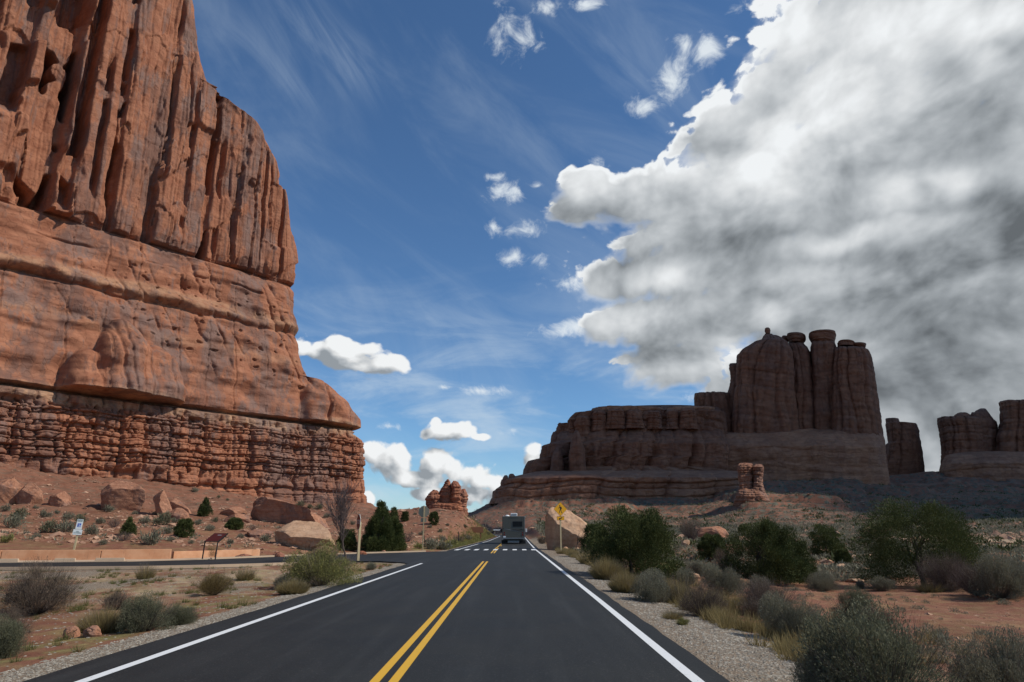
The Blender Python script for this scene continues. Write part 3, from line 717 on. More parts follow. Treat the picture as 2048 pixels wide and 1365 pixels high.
# --- base: bedded, blocky
zb_ = ZZ+.55*fbm(SS/9, ZZ*0, 3, 201)+.18*fbm(SS/1.5, ZZ/1.5, 2, 203)
zb_ = zb_+.5*fbm(zb_/2.2, SS*0, 2, 244)*1.6
tz, cz_, ez = cells(zb_/1.0, 204, .9)
rowh = hsh(cz_, seed=205)
xb = (SS+.7*fbm(SS/3, ZZ/5, 3, 207)+1.5*(rowh-.5)+1.0*fbm(SS/6, ZZ/2, 3, 208))/1.9
tx, cx, exx = cells(xb, 206, .85)
xb2 = (SS+rowh*40)/.95; tx2, cx2, ex2 = cells(xb2, 209, .8)
use2 = hsh(cx, cz_, seed=210) > .45
tzz, czz, ezz = cells(zb_/.52, 214, .8)
blk = np.sqrt(np.clip(pillow(tx, 5)*pillow(tz, 3.5), 0, 1))*.75+(hsh(cx, cz_, seed=211)-.45)*1.25+(rowh-.5)*1.3
blk = blk+np.where(use2, np.sqrt(np.clip(pillow(tx2, 4), 0, 1))*.4-.3, 0)+(sst(ezz, 0, .15)-1)*.22
blk = blk-.65*np.exp(-(exx*1.75/.16)**2)*(hsh(cx, seed=212) > .35)-.8*np.exp(-(ez*1.15/.10)**2)*(rowh > .25)
tc, cc, ec = cells((SS+.8*fbm(SS/6, ZZ/9, 2, 220))/5.5, 221)
blk = blk+(hsh(cc, seed=222)-.5)*2.0-.9*np.exp(-(ec*5.5/.3)**2)+fbm(SS/10, ZZ/6, 3, 223)*1.6+fbm(SS/.8, ZZ/.6, 3, 225)*.22
massive = np.maximum(1-sst(ZZ+1.5*fbm(SS/12, ZZ*0, 2, 230), 12.0, 14.0), sst(ZZ, 24.3, 25.0))        # smoother lowest bed and top cap bed
joint = cells((SS+.9*fbm(SS/4, ZZ/4, 3, 233))/3.2, 234)
mas = (hsh(joint[1], seed=235)-.5)*.9+pillow(joint[0], 4)*.6-.7*np.exp(-(joint[2]*3.2/.15)**2)+fbm(SS/2.0, ZZ/1.4, 4, 231)*.55+fbm(SS/10, ZZ/6, 3, 223)*1.6
mas = mas-.5*np.exp(-(cells(zb_/2.4, 237)[2]*2.4/.10)**2)+(sst(ezz, 0, .2)-1)*.12
Bb = blk*(1-massive)+mas*massive-.3
Bb = Bb-1.2*np.exp(-((ZZ-10.5+1.2*fbm(SS/10, ZZ*0, 2, 240))/.45)**2)
D_ = mU*Uc+mM*Mm+mB*Bb*.78
fade = np.ones_like(D_); 
near_c = sst(EDGE, -1.5, 3.0)
D_ = D_*(.45+.55*near_c)                                     # calmer round the corner so that the outline holds
CV = np.stack([PX_+NX*D_, PY_+NY*D_, ZZ+.12*fbm(SS/2, ZZ/2, 2, 300)], -1)
wallroot = empty('sandstone_cliff', (float(C0[0]), float(C0[1]), 8.0), label='towering red sandstone cliff filling the left side, fluted above and blocky at its foot', cat='cliff')
def slab(name, z0, z1, cap=None):
    k_ = np.where((zr >= z0) & (zr <= z1))[0]; sub = CV[k_[0]:k_[-1]+1]
    V = sub.reshape(-1, 3); F = grid_faces(len(k_), nS)
    if cap:
        top = sub[-1]; cen = np.array([top[:, 0].mean()-10, top[:, 1].mean()+10, top[:, 2].mean()+cap])
        rings = [top+(cen-top)*q+np.array([0, 0, 1.0])*(1-(1-q)**3)*cap*.4 for q in (.08, .25, .5, .99)]
        V = np.concatenate([V]+rings); F = grid_faces(len(k_)+4, nS)
    o = mesh_np(name, V-np.array(wallroot.location), F, M_CLIFF, wallroot, smooth=True); return o
slab('blocky_base', 0, 26.8); slab('slickrock_slope', 26.7, 64.2); slab('fluted_upper_cliff', 64.0, 200, cap=8)

# ------------------------------------------------------------------ free-standing rocks lofted from their outlines
def edge_fn(pts, Y):
    w = [P(u, v, Y) for u, v in pts]; w.sort(key=lambda q: q.z)
    return np.array([q.z for q in w]), np.array([q.x for q in w])
def loft(name, left, right, Y, depth, mat, parent=None, p=3.0, nz=90, ns=160, seed=1, colw=0, cola=1.0, beds=0, beda=.4, rough=.5, rsc=6.0, blocks=0, zmin=None, tilt=0.0, round_=.12, vmask=None, shu=None):
    zl, xl = edge_fn(left, Y); zr_, xr = edge_fn(right, Y)
    z0 = max(zl[0], zr_[0]) if zmin is None else zmin; z1 = min(zl[-1], zr_[-1])
    H = z1-z0
    t = np.linspace(0, 1, nz); zs = z0+H*t
    L = np.interp(zs, zl, xl); R = np.interp(zs, zr_, xr)
    ex = 2.0/p
    th = np.linspace(0, 2*np.pi, 2000, endpoint=False)
    ux, uy = np.sign(np.cos(th))*np.abs(np.cos(th))**ex, np.sign(np.sin(th))*np.abs(np.sin(th))**ex
    a_m = max((R-L).mean()/2, .1)
    seg = np.hypot(np.diff(np.append(ux, ux[0]))*a_m, np.diff(np.append(uy, uy[0]))*depth); cum = np.concatenate([[0], np.cumsum(seg)])
    pos = np.linspace(0, cum[-1], ns, endpoint=False)
    ux, uy = np.interp(pos, cum, np.append(ux, ux[0])), np.interp(pos, cum, np.append(uy, uy[0]))
    topr = np.clip((1-t)/round_, 0, 1)**.5
    V = []
    S_ = np.repeat(pos[None], nz, 0); Z_ = np.repeat(zs[:, None], ns, 1)
    a = (R-L)/2; xc = (R+L)/2
    b = depth*np.clip(a/a_m, .25, 1.0)**.6*(.25+.75*topr)
    X_ = xc[:, None]+ux[None]*a[:, None]; Yv = Y+uy[None]*b[:, None]+tilt*(Z_-z0)
    nx, ny = ux/np.maximum(a_m, .1), uy/depth; nn = np.hypot(nx, ny); nx, ny = nx/nn, ny/nn
    Dd = np.zeros_like(X_)
    s0 = seed*13.7
    if colw:
        for w_, am in ((colw, 1.0), (colw*.42, .4)):
            tcl, ccl, ecl = cells((S_+w_*.5*fbm(S_/w_/3+s0, Z_/w_/5, 3, seed))/w_, seed+3)
            Dd += cola*am*((hsh(ccl, seed=seed+4)-.5)*.7+pillow(tcl, 2.6)*.6-.7*np.exp(-(ecl*w_/(w_*.06))**2))
    if beds:
        zz = Z_+beds*.7*fbm(S_/beds/9+s0, Z_*0, 3, seed+7)
        tb, cb, eb = cells(zz/beds, seed+8, .85)
        Dd += beda*((hsh(cb, seed=seed+9)-.5)*1.6+pillow(tb, 3)*.5-.6*np.exp(-(eb*beds/(beds*.09))**2))
    if blocks:
        tcl, ccl, ecl = cells((S_+blocks*.3*fbm(S_/blocks/2, Z_/blocks, 2, seed+21))/blocks, seed+22)
        tb, cb, eb = cells((Z_+blocks*.3*fbm(S_/blocks/6, Z_*0, 2, seed+24))/(blocks*.62), seed+23, .85)
        Dd += blocks*.34*(np.sqrt(np.clip(pillow(tcl, 4)*pillow(tb, 3), 0, 1))+(hsh(ccl, cb, seed=seed+25)-.5)*.9+(hsh(cb, seed=seed+27)-.5)*.7-.6)
    Dd += rough*(fbm(S_/rsc+s0, Z_/rsc, 5, seed+11))*1.4+rough*.35*fbm(S_/rsc*5, Z_/rsc*5, 3, seed+15)
    side = np.abs(ux[None])**4*.45
    Dd = Dd*(1-side)
    k_ = min(1.0, 1.0)*np.clip(a/a_m*1.3, .15, 1)[:, None]
    X_ = X_+nx[None]*Dd*k_; Yv = Yv+ny[None]*Dd*k_
    V = np.stack([X_, Yv, Z_+rough*.15*fbm(S_/rsc*2, Z_/rsc*2, 2, seed+19)], -1)
    cen = np.array([xc[-1], Y+tilt*H, z1])
    rings = [V[-1]+(cen-V[-1])*q+np.array([0, 0, min(a[-1], depth)*.10*q**.5]) for q in (.3, .6, .97)]
    V = np.concatenate([V.reshape(-1, 3)]+[r.reshape(-1, 3) for r in rings])
    F = grid_faces(nz+3, ns, closed=True)
    V[:, 0] += (V[:, 1]-Y)*(float(np.mean(xc))/Y if shu is None else P(shu, 900, Y).x/Y)                 # the block is turned so that its depth runs away from the road
    off_ = np.array(parent.location) if parent else np.array([xc[0], Y, z0])
    o = mesh_np(name, V-off_, F, mat, parent)
    if not parent: o.location = off_
    return o
def root_at(name, u, v, Y, **kw): return empty(name, tuple(P(u, v, Y)), **kw)

# main butte
YB = 470
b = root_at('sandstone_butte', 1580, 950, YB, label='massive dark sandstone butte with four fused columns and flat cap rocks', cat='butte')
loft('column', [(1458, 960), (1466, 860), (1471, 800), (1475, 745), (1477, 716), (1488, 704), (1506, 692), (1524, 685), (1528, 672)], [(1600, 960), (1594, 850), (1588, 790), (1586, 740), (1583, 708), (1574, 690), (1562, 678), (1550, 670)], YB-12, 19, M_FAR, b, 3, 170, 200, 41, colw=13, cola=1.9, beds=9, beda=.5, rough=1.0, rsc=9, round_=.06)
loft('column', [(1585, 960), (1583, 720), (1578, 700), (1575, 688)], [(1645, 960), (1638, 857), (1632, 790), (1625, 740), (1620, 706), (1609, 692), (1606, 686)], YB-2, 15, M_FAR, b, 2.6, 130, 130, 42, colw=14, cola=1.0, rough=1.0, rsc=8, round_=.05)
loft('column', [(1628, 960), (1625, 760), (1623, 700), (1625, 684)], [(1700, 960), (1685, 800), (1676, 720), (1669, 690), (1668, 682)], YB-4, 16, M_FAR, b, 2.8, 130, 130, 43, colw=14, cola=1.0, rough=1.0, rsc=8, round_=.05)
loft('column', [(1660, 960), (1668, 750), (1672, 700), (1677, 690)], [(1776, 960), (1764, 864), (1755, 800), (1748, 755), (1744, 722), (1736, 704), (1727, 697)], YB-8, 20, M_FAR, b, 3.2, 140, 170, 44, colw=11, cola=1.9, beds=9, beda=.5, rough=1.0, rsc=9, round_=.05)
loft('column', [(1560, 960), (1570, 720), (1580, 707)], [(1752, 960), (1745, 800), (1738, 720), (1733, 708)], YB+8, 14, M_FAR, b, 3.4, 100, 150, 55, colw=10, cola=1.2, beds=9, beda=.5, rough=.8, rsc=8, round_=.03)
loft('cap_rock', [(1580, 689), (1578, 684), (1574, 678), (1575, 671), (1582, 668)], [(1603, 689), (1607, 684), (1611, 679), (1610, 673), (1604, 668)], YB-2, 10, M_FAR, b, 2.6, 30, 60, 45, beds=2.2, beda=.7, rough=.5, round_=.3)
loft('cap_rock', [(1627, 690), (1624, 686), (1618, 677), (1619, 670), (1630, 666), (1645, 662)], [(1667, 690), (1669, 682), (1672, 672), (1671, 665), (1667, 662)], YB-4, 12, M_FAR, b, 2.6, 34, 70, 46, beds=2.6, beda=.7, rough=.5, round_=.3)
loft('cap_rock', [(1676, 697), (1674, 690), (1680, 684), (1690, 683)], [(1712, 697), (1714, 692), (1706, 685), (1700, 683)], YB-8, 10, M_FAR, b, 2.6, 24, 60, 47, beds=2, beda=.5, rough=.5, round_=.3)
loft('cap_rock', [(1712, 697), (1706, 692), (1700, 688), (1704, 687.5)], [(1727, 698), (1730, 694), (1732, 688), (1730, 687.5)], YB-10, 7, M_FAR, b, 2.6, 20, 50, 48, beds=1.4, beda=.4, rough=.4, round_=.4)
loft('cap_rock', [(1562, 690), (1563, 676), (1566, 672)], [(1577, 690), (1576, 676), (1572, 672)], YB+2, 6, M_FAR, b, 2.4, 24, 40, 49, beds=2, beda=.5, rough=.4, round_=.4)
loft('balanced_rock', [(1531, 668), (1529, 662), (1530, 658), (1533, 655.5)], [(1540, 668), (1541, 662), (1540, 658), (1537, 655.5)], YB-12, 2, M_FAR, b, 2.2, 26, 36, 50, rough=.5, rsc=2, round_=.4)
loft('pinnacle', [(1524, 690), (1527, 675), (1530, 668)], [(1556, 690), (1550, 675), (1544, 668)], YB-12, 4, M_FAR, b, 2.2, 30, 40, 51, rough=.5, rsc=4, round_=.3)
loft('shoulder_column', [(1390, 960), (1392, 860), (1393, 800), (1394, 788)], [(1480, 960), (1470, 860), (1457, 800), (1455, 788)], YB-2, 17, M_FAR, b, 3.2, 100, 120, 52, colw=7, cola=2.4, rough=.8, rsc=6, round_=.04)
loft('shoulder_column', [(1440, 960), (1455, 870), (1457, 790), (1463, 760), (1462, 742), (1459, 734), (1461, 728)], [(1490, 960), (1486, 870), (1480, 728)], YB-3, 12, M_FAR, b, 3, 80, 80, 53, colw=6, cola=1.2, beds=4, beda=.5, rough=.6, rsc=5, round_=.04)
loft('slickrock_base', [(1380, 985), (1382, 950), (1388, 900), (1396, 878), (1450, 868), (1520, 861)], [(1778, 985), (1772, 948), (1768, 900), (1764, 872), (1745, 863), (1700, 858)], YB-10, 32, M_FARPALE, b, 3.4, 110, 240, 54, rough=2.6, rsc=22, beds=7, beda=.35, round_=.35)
# long mesa left of it
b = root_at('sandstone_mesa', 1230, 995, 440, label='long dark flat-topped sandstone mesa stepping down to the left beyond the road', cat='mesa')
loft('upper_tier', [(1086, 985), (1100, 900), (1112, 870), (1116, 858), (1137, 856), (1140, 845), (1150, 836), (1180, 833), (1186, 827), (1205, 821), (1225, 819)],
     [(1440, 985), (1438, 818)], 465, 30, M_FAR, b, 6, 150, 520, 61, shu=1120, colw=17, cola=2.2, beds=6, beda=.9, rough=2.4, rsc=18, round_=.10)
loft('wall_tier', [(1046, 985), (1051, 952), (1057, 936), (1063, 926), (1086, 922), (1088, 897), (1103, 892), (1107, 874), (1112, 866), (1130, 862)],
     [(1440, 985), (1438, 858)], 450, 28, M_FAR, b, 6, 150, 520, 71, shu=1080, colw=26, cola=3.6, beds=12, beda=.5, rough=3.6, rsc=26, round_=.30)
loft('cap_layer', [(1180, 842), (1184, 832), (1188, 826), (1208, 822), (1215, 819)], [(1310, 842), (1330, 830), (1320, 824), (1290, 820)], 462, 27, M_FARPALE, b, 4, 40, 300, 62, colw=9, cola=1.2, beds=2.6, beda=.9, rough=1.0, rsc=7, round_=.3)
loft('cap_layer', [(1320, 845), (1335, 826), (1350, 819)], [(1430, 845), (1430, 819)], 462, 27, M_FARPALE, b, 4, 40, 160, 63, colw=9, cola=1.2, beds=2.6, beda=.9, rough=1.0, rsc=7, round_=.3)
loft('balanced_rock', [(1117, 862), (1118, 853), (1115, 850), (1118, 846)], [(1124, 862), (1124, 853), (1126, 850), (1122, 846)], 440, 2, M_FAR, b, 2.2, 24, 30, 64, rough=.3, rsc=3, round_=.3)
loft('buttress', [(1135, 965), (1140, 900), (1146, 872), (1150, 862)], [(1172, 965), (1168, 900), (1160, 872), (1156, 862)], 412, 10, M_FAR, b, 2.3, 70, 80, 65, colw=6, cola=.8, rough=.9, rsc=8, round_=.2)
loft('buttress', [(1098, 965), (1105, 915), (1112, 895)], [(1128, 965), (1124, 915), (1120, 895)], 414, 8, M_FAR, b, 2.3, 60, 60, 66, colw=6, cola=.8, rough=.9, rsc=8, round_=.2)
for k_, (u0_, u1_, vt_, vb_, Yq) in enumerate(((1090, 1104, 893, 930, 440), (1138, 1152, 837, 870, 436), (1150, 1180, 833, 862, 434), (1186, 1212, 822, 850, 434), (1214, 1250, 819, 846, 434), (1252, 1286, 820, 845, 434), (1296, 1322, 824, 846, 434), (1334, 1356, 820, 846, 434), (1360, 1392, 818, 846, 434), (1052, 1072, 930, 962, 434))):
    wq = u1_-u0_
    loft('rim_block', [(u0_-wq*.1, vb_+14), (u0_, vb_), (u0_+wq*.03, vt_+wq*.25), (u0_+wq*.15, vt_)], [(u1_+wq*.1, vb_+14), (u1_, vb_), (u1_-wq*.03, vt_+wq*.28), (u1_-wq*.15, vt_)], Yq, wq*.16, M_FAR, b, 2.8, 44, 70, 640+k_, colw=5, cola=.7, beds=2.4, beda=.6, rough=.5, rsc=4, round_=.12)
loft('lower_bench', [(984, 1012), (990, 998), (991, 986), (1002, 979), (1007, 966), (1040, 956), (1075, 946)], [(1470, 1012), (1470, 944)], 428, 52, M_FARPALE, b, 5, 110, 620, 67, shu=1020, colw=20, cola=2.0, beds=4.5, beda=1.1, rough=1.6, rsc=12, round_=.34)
loft('bench_tower', [(1001, 985), (1004, 970), (1006, 956), (1009, 951)], [(1018, 985), (1017, 965), (1016, 954), (1014, 951)], 392, 5, M_FAR, b, 2.6, 50, 60, 68, rough=.6, rsc=5, round_=.15)
loft('bench_tower', [(1014, 985), (1016, 960), (1018, 950), (1021, 948)], [(1036, 985), (1032, 968), (1031, 953), (1027, 948)], 392, 5, M_FAR, b, 2.6, 50, 60, 69, rough=.6, rsc=5, round_=.15)
loft('bench_tower', [(1060, 992), (1062, 972), (1068, 965)], [(1090, 992), (1087, 970), (1082, 964)], 388, 6, M_FAR, b, 2.6, 50, 60, 70, rough=.6, rsc=5, round_=.2)
# fin and right-hand group
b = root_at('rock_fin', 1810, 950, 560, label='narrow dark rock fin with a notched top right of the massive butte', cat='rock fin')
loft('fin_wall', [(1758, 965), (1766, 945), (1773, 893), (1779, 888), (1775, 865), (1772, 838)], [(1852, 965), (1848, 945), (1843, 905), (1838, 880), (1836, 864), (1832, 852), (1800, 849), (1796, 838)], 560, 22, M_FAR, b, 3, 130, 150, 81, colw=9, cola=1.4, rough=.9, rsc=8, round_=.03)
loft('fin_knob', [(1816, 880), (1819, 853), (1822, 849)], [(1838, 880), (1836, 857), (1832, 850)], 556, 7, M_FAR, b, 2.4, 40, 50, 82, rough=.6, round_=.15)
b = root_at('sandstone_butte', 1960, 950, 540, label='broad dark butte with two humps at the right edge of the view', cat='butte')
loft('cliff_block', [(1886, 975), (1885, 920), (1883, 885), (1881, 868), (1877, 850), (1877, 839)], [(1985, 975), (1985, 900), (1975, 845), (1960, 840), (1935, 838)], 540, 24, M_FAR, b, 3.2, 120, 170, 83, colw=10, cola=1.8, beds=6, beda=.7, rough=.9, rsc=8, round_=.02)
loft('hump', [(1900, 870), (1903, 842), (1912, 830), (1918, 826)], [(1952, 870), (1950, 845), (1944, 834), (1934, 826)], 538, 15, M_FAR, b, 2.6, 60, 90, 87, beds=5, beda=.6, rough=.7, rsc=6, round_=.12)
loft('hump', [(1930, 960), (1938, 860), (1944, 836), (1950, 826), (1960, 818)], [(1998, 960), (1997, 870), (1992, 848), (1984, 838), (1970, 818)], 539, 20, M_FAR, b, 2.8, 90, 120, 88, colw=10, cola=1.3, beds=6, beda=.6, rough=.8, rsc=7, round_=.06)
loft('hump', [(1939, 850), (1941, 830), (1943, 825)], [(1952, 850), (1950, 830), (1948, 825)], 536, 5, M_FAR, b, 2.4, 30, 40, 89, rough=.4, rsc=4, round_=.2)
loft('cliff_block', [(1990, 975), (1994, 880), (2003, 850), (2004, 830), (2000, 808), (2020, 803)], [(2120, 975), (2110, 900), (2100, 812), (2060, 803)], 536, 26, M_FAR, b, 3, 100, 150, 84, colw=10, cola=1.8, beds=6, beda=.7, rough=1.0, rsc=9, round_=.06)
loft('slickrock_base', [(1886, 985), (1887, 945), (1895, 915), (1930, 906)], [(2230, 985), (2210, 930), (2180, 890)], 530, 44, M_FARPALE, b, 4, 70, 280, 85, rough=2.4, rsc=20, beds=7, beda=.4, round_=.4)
b = root_at('sandstone_butte', 2280, 960, 560, label='far dark butte standing outside the right edge', cat='butte') if False else None
# small ones
b = root_at('rock_pillar', 1500, 998, 300, label='short sunlit reddish double pillar on the slope below the massive butte', cat='rock pillar')
loft('pillar_column', [(1470, 1010), (1476, 985), (1478, 965), (1475, 945), (1474, 932), (1479, 927)], [(1510, 1010), (1507, 985), (1506, 960), (1505, 945), (1506, 930), (1501, 926)], 300, 4.2, M_PILLAR, b, 2.8, 90, 100, 91, blocks=1.5, beds=2.2, beda=.5, rough=.45, rsc=3, round_=.08)
loft('pillar_column', [(1500, 1010), (1505, 980), (1507, 950), (1507, 935), (1511, 928)], [(1538, 1010), (1528, 985), (1525, 965), (1525, 945), (1526, 932), (1521, 929)], 299, 4.0, M_PILLAR, b, 2.8, 90, 90, 92, blocks=1.4, beds=2.2, beda=.5, rough=.45, rsc=3, round_=.08)
loft('pillar_foot', [(1466, 1015), (1472, 990), (1478, 976)], [(1545, 1015), (1533, 990), (1524, 976)], 298.5, 6.2, M_PILLAR, b, 2.6, 50, 120, 93, blocks=1.6, rough=.6, rsc=3, round_=.3)
b = root_at('rock_spire', 900, 1030, 112, label='knobbly red rock spire cluster on the hill left of the road', cat='rock spire')
for k_, (lf, rt, Yq, dp) in enumerate((
        ([(850, 1040), (853, 1010), (852, 1000), (858, 988), (863, 983), (866, 981)], [(884, 1040), (882, 1010), (880, 995), (877, 985), (874, 981)], 112, 1.7),
        ([(875, 1045), (877, 1005), (878, 985), (886, 972), (892, 962), (894, 960)], [(908, 1045), (908, 1000), (907, 980), (902, 970), (899, 962), (897, 960)], 112.5, 1.9),
        ([(900, 1048), (903, 1000), (903, 975), (905, 965), (908, 963)], [(928, 1048), (928, 1010), (925, 990), (921, 975), (916, 965), (913, 963)], 111.6, 1.9),
        ([(918, 1050), (920, 1010), (920, 990), (923, 980), (926, 978)], [(936, 1050), (934, 1020), (932, 1010), (935, 997), (934, 986), (930, 978)], 111.4, 1.5),
        ([(852, 1045), (858, 1015), (866, 1004)], [(938, 1050), (935, 1030), (926, 1006)], 111.2, 2.4))):
    loft('spire_column' if k_ < 4 else 'spire_foot', lf, rt, Yq, dp, M_SPIRE, b, 2.5, 90, 100, 94+k_, blocks=.62, beds=.9, beda=.16, rough=.16, rsc=1.2, round_=.10)
for k_, (u, v, r_) in enumerate(((896, 961, 2.3), (894, 965, 3.2), (909, 964, 3.2), (868, 982, 3.6), (914, 967, 3.0), (928, 980, 3.0))):
    loft('cap_knob', [(u-r_*.7, v+3), (u-r_, v), (u-r_*.8, v-2)], [(u+r_*.7, v+3), (u+r_, v), (u+r_*.8, v-2)], 111.6, .35, M_SPIRE, b, 2.3, 14, 24, 110+k_, rough=.12, rsc=.5, round_=.5)
# ------------------------------------------------------------------ boulders
unitv = lambda v: v/np.linalg.norm(v)
def boulder(label, left, right, Y, depth, mat, seed, p=2.7, rough=.10, rsc=1.4, tilt=0.0, name='boulder', beds=0, beda=.05, nz=60, ns=110, round_=.35, group=None, colw=0, cola=.1, cuts=None, ncut=9):
    zb = min(hit(left[0][0], max(q[1] for q in left+right)).z, P(*left[0], Y).z)-.35
    o = loft(name, left, right, Y, depth, mat, None, p, nz, ns, seed, rough=rough, rsc=rsc, tilt=tilt, beds=beds, beda=beda, round_=round_, colw=colw, cola=cola)
    me = o.data; n_ = len(me.vertices); v_ = np.empty(n_*3, np.float32); me.vertices.foreach_get('co', v_); v_ = v_.reshape(-1, 3).astype(float)
    r_ = np.random.default_rng(seed); c_ = (v_.max(0)+v_.min(0))/2; e_ = (v_.max(0)-v_.min(0))/2; q_ = (v_-c_)/e_
    cl_ = [(unitv(np.array(c0)), d0) for c0, d0 in (cuts or [])]+[(unitv(np.array([r_.uniform(-1.3, 1.3), -r_.uniform(.1, 1.2), r_.uniform(-.5, 1.2)])), r_.uniform(.55, .84)) for _ in range(ncut if not cuts else 5)]
    for nn, d_ in cl_:                                       # broken faces on the sides turned to the road
        t_ = q_@nn-d_; q_ = q_-nn[None]*(np.clip(t_, 0, None)*.97)[:, None]
    q_ = q_+np.stack([.05*fbm(q_[:, 0]*2.2+k_, q_[:, 2]*2.2+q_[:, 1]*2, 2, seed+k_)+.022*fbm(q_[:, 0]*7+k_, q_[:, 2]*7+q_[:, 1]*5, 4, seed+k_+9) for k_ in range(3)], -1)
    me.vertices.foreach_set('co', (q_*e_+c_).astype(np.float32).ravel()); me.update()
    return tag(o, label, 'boulder', group)
def gy(u, v): return hit(u, v).y
def auto(label, u0, u1, vt, vb, mat, seed, skew=0.0, asp=.7, **kw):
    """boulder from its box in the picture; skew leans the top left (<0) or right (>0)"""
    w = u1-u0; h = vb-vt; c = (u0+u1)/2+skew*w; rnd = random.Random(seed)
    j = lambda k_: k_*rnd.uniform(.75, 1.25)
    L = [(u0+w*j(.08), vb+h*.18), (u0, vb-h*j(.28)), (u0+w*.04+max(0, skew)*w*.4, vb-h*.55), (c-w*j(.30), vt+h*j(.12)), (c-w*.17, vt)]
    R = [(u1-w*j(.08), vb+h*.18), (u1, vb-h*j(.25)), (u1-w*.05+min(0, skew)*w*.4, vb-h*.58), (c+w*j(.30), vt+h*j(.14)), (c+w*.17, vt)]
    Yq = gy((u0+u1)/2, vb)
    dep = w/F_PX*Yq*.5*asp
    return boulder(label, L, R, Yq+dep*.6, dep, mat, seed, rough=kw.pop('rough', .12*w/F_PX*Yq*.35), rsc=kw.pop('rsc', w/F_PX*Yq*.45), **kw)
auto('huge rounded tan boulder cut by the left edge, below the cliff', -30, 50, 948, 1008, M_BOULDER, 301)
auto('rounded reddish boulder leaning against the huge one at the left edge', 30, 87, 966, 1008, M_BOULDER, 302)
auto('smooth egg-shaped boulder alone on the red slope', 94, 143, 981, 1013, M_BOULDER, 303, p=2.2)
boulder('biggest blocky boulder on the slope with a dark varnish patch', [(200, 1032), (191, 1000), (193, 975), (212, 961), (230, 957)], [(276, 1032), (290, 1000), (290, 982), (270, 966), (250, 957)], gy(240, 1024)+2, 2.6, M_BOULDER, 304, rough=.2, rsc=2.5, cuts=[((-.6, -.8, .35), .55), ((.25, -.95, -.1), .55), ((.1, -.5, .85), .62), ((-.9, -.2, -.4), .7)])
boulder('narrow upright rock slab with a shaded notch beside the biggest boulder', [(306, 1035), (304, 1000), (310, 984), (318, 980)], [(352, 1040), (340, 1010), (332, 990), (328, 980)], gy(330, 1032)+.8, 1.0, M_BOULDER, 305, rough=.12, p=3.5, cuts=[((.75, -.6, .3), .35), ((-.7, -.7, .1), .5)])
boulder('leaning rock slab sloping down to the right behind the upright slab', [(330, 1035), (330, 1005), (338, 992)], [(385, 1030), (378, 1018), (360, 1002), (346, 992)], gy(350, 1030)+2, 1.0, M_BOULDER, 306, rough=.1, p=3.2, cuts=[((.3, -.6, .75), .3), ((-.3, -.95, 0), .4)])
auto('low brown boulder in front of the leaning slab', 331, 380, 1015, 1041, M_BOULDER, 307, skew=-.05)
auto('flat-topped tan boulder between the slope junipers and the long slab', 440, 495, 1014, 1034, M_BOULDER, 308, skew=.05)
auto('dark wedge rock under the flat-topped tan boulder', 448, 502, 1027, 1046, M_BOULDER, 309, skew=.1)
boulder('long boulder slab with a dark shaded face sloping down to the right', [(503, 1058), (500, 1030), (500, 1003), (506, 993), (514, 991)], [(668, 1060), (652, 1042), (610, 1018), (560, 1000), (530, 991)], gy(575, 1052)+2.2, 2.4, M_BOULDER, 310, rough=.14, rsc=2.5, p=3.4, tilt=.0, round_=.1, cuts=[((-.35, -.93, -.15), .30), ((.40, -.15, .90), .50), ((-1, -.3, .1), .8)])
boulder('large pale flat-faced boulder lying in front of the long slab', [(556, 1112), (549, 1085), (549, 1060), (556, 1045), (585, 1039)], [(672, 1108), (668, 1085), (655, 1058), (636, 1044), (612, 1038)], gy(605, 1108)+2.0, 2.0, M_PALE, 311, rough=.12, rsc=2, p=3.0, tilt=.45, round_=.15, beds=1.1, beda=.06, cuts=[((.12, -.62, .78), .30), ((-.75, -.65, -.1), .55), ((0, -1, -.35), .55)])
boulder('thin slab fragment resting on the right end of the pale boulder', [(622, 1098), (618, 1078), (624, 1070)], [(668, 1100), (660, 1085), (640, 1071)], gy(645, 1106)+.2, .5, M_PALE, 312, rough=.06, p=3, tilt=.4)
auto('jagged reddish rock below the thin slab fragment', 620, 676, 1092, 1114, M_BOULDER, 313)
auto('flat outcrop rock left of the pale flat-faced boulder', 488, 550, 1058, 1076, M_BOULDER, 314, asp=.9)
auto('low dark red rock by the kerb right of the information panel', 470, 508, 1108.5, 1117, M_SPIRE, 315)
auto('small red rock on the kerb left of the rabbitbrush', 545, 570, 1104, 1116, M_SPIRE, 316)
auto('small reddish rock at the kerb behind the yellow-tipped bush', 594, 622, 1101, 1113, M_BOULDER, 317)
auto('small tan rock at the kerb beside the bare tree', 640, 676, 1099, 1113, M_BOULDER, 318)
auto('small pink rock at the foot of the dark conical junipers', 762, 773, 1101, 1107.5, M_BOULDER, 319)
auto('red rock half hidden behind the stop sign post', 712, 734, 1102, 1111, M_SPIRE, 320)
auto('left rock of the pair in the roadside dirt, dark red', 126, 162, 1252, 1275, M_BOULDER, 321)
auto('right rock of the pair in the roadside dirt, orange with a lit face', 163, 204, 1251, 1275, M_BOULDER, 322, skew=.1)
boulder('big pale orange boulder with a smooth sloping face behind the pedestrian sign', [(1096, 1122), (1088, 1100), (1086, 1075), (1090, 1040), (1093, 1022), (1100, 1014.5)], [(1190, 1125), (1190, 1080), (1180, 1054), (1162, 1036), (1140, 1021), (1118, 1014.5)], 58.0, 2.0, M_PALE, 323, rough=.08, rsc=2.5, p=2.8, tilt=.5, nz=90, ns=160, round_=.34, cuts=[((.10, -.72, .68), .42), ((.55, -.5, .6), .66), ((-.50, -.85, -.22), .42), ((-.85, -.5, .15), .72)])
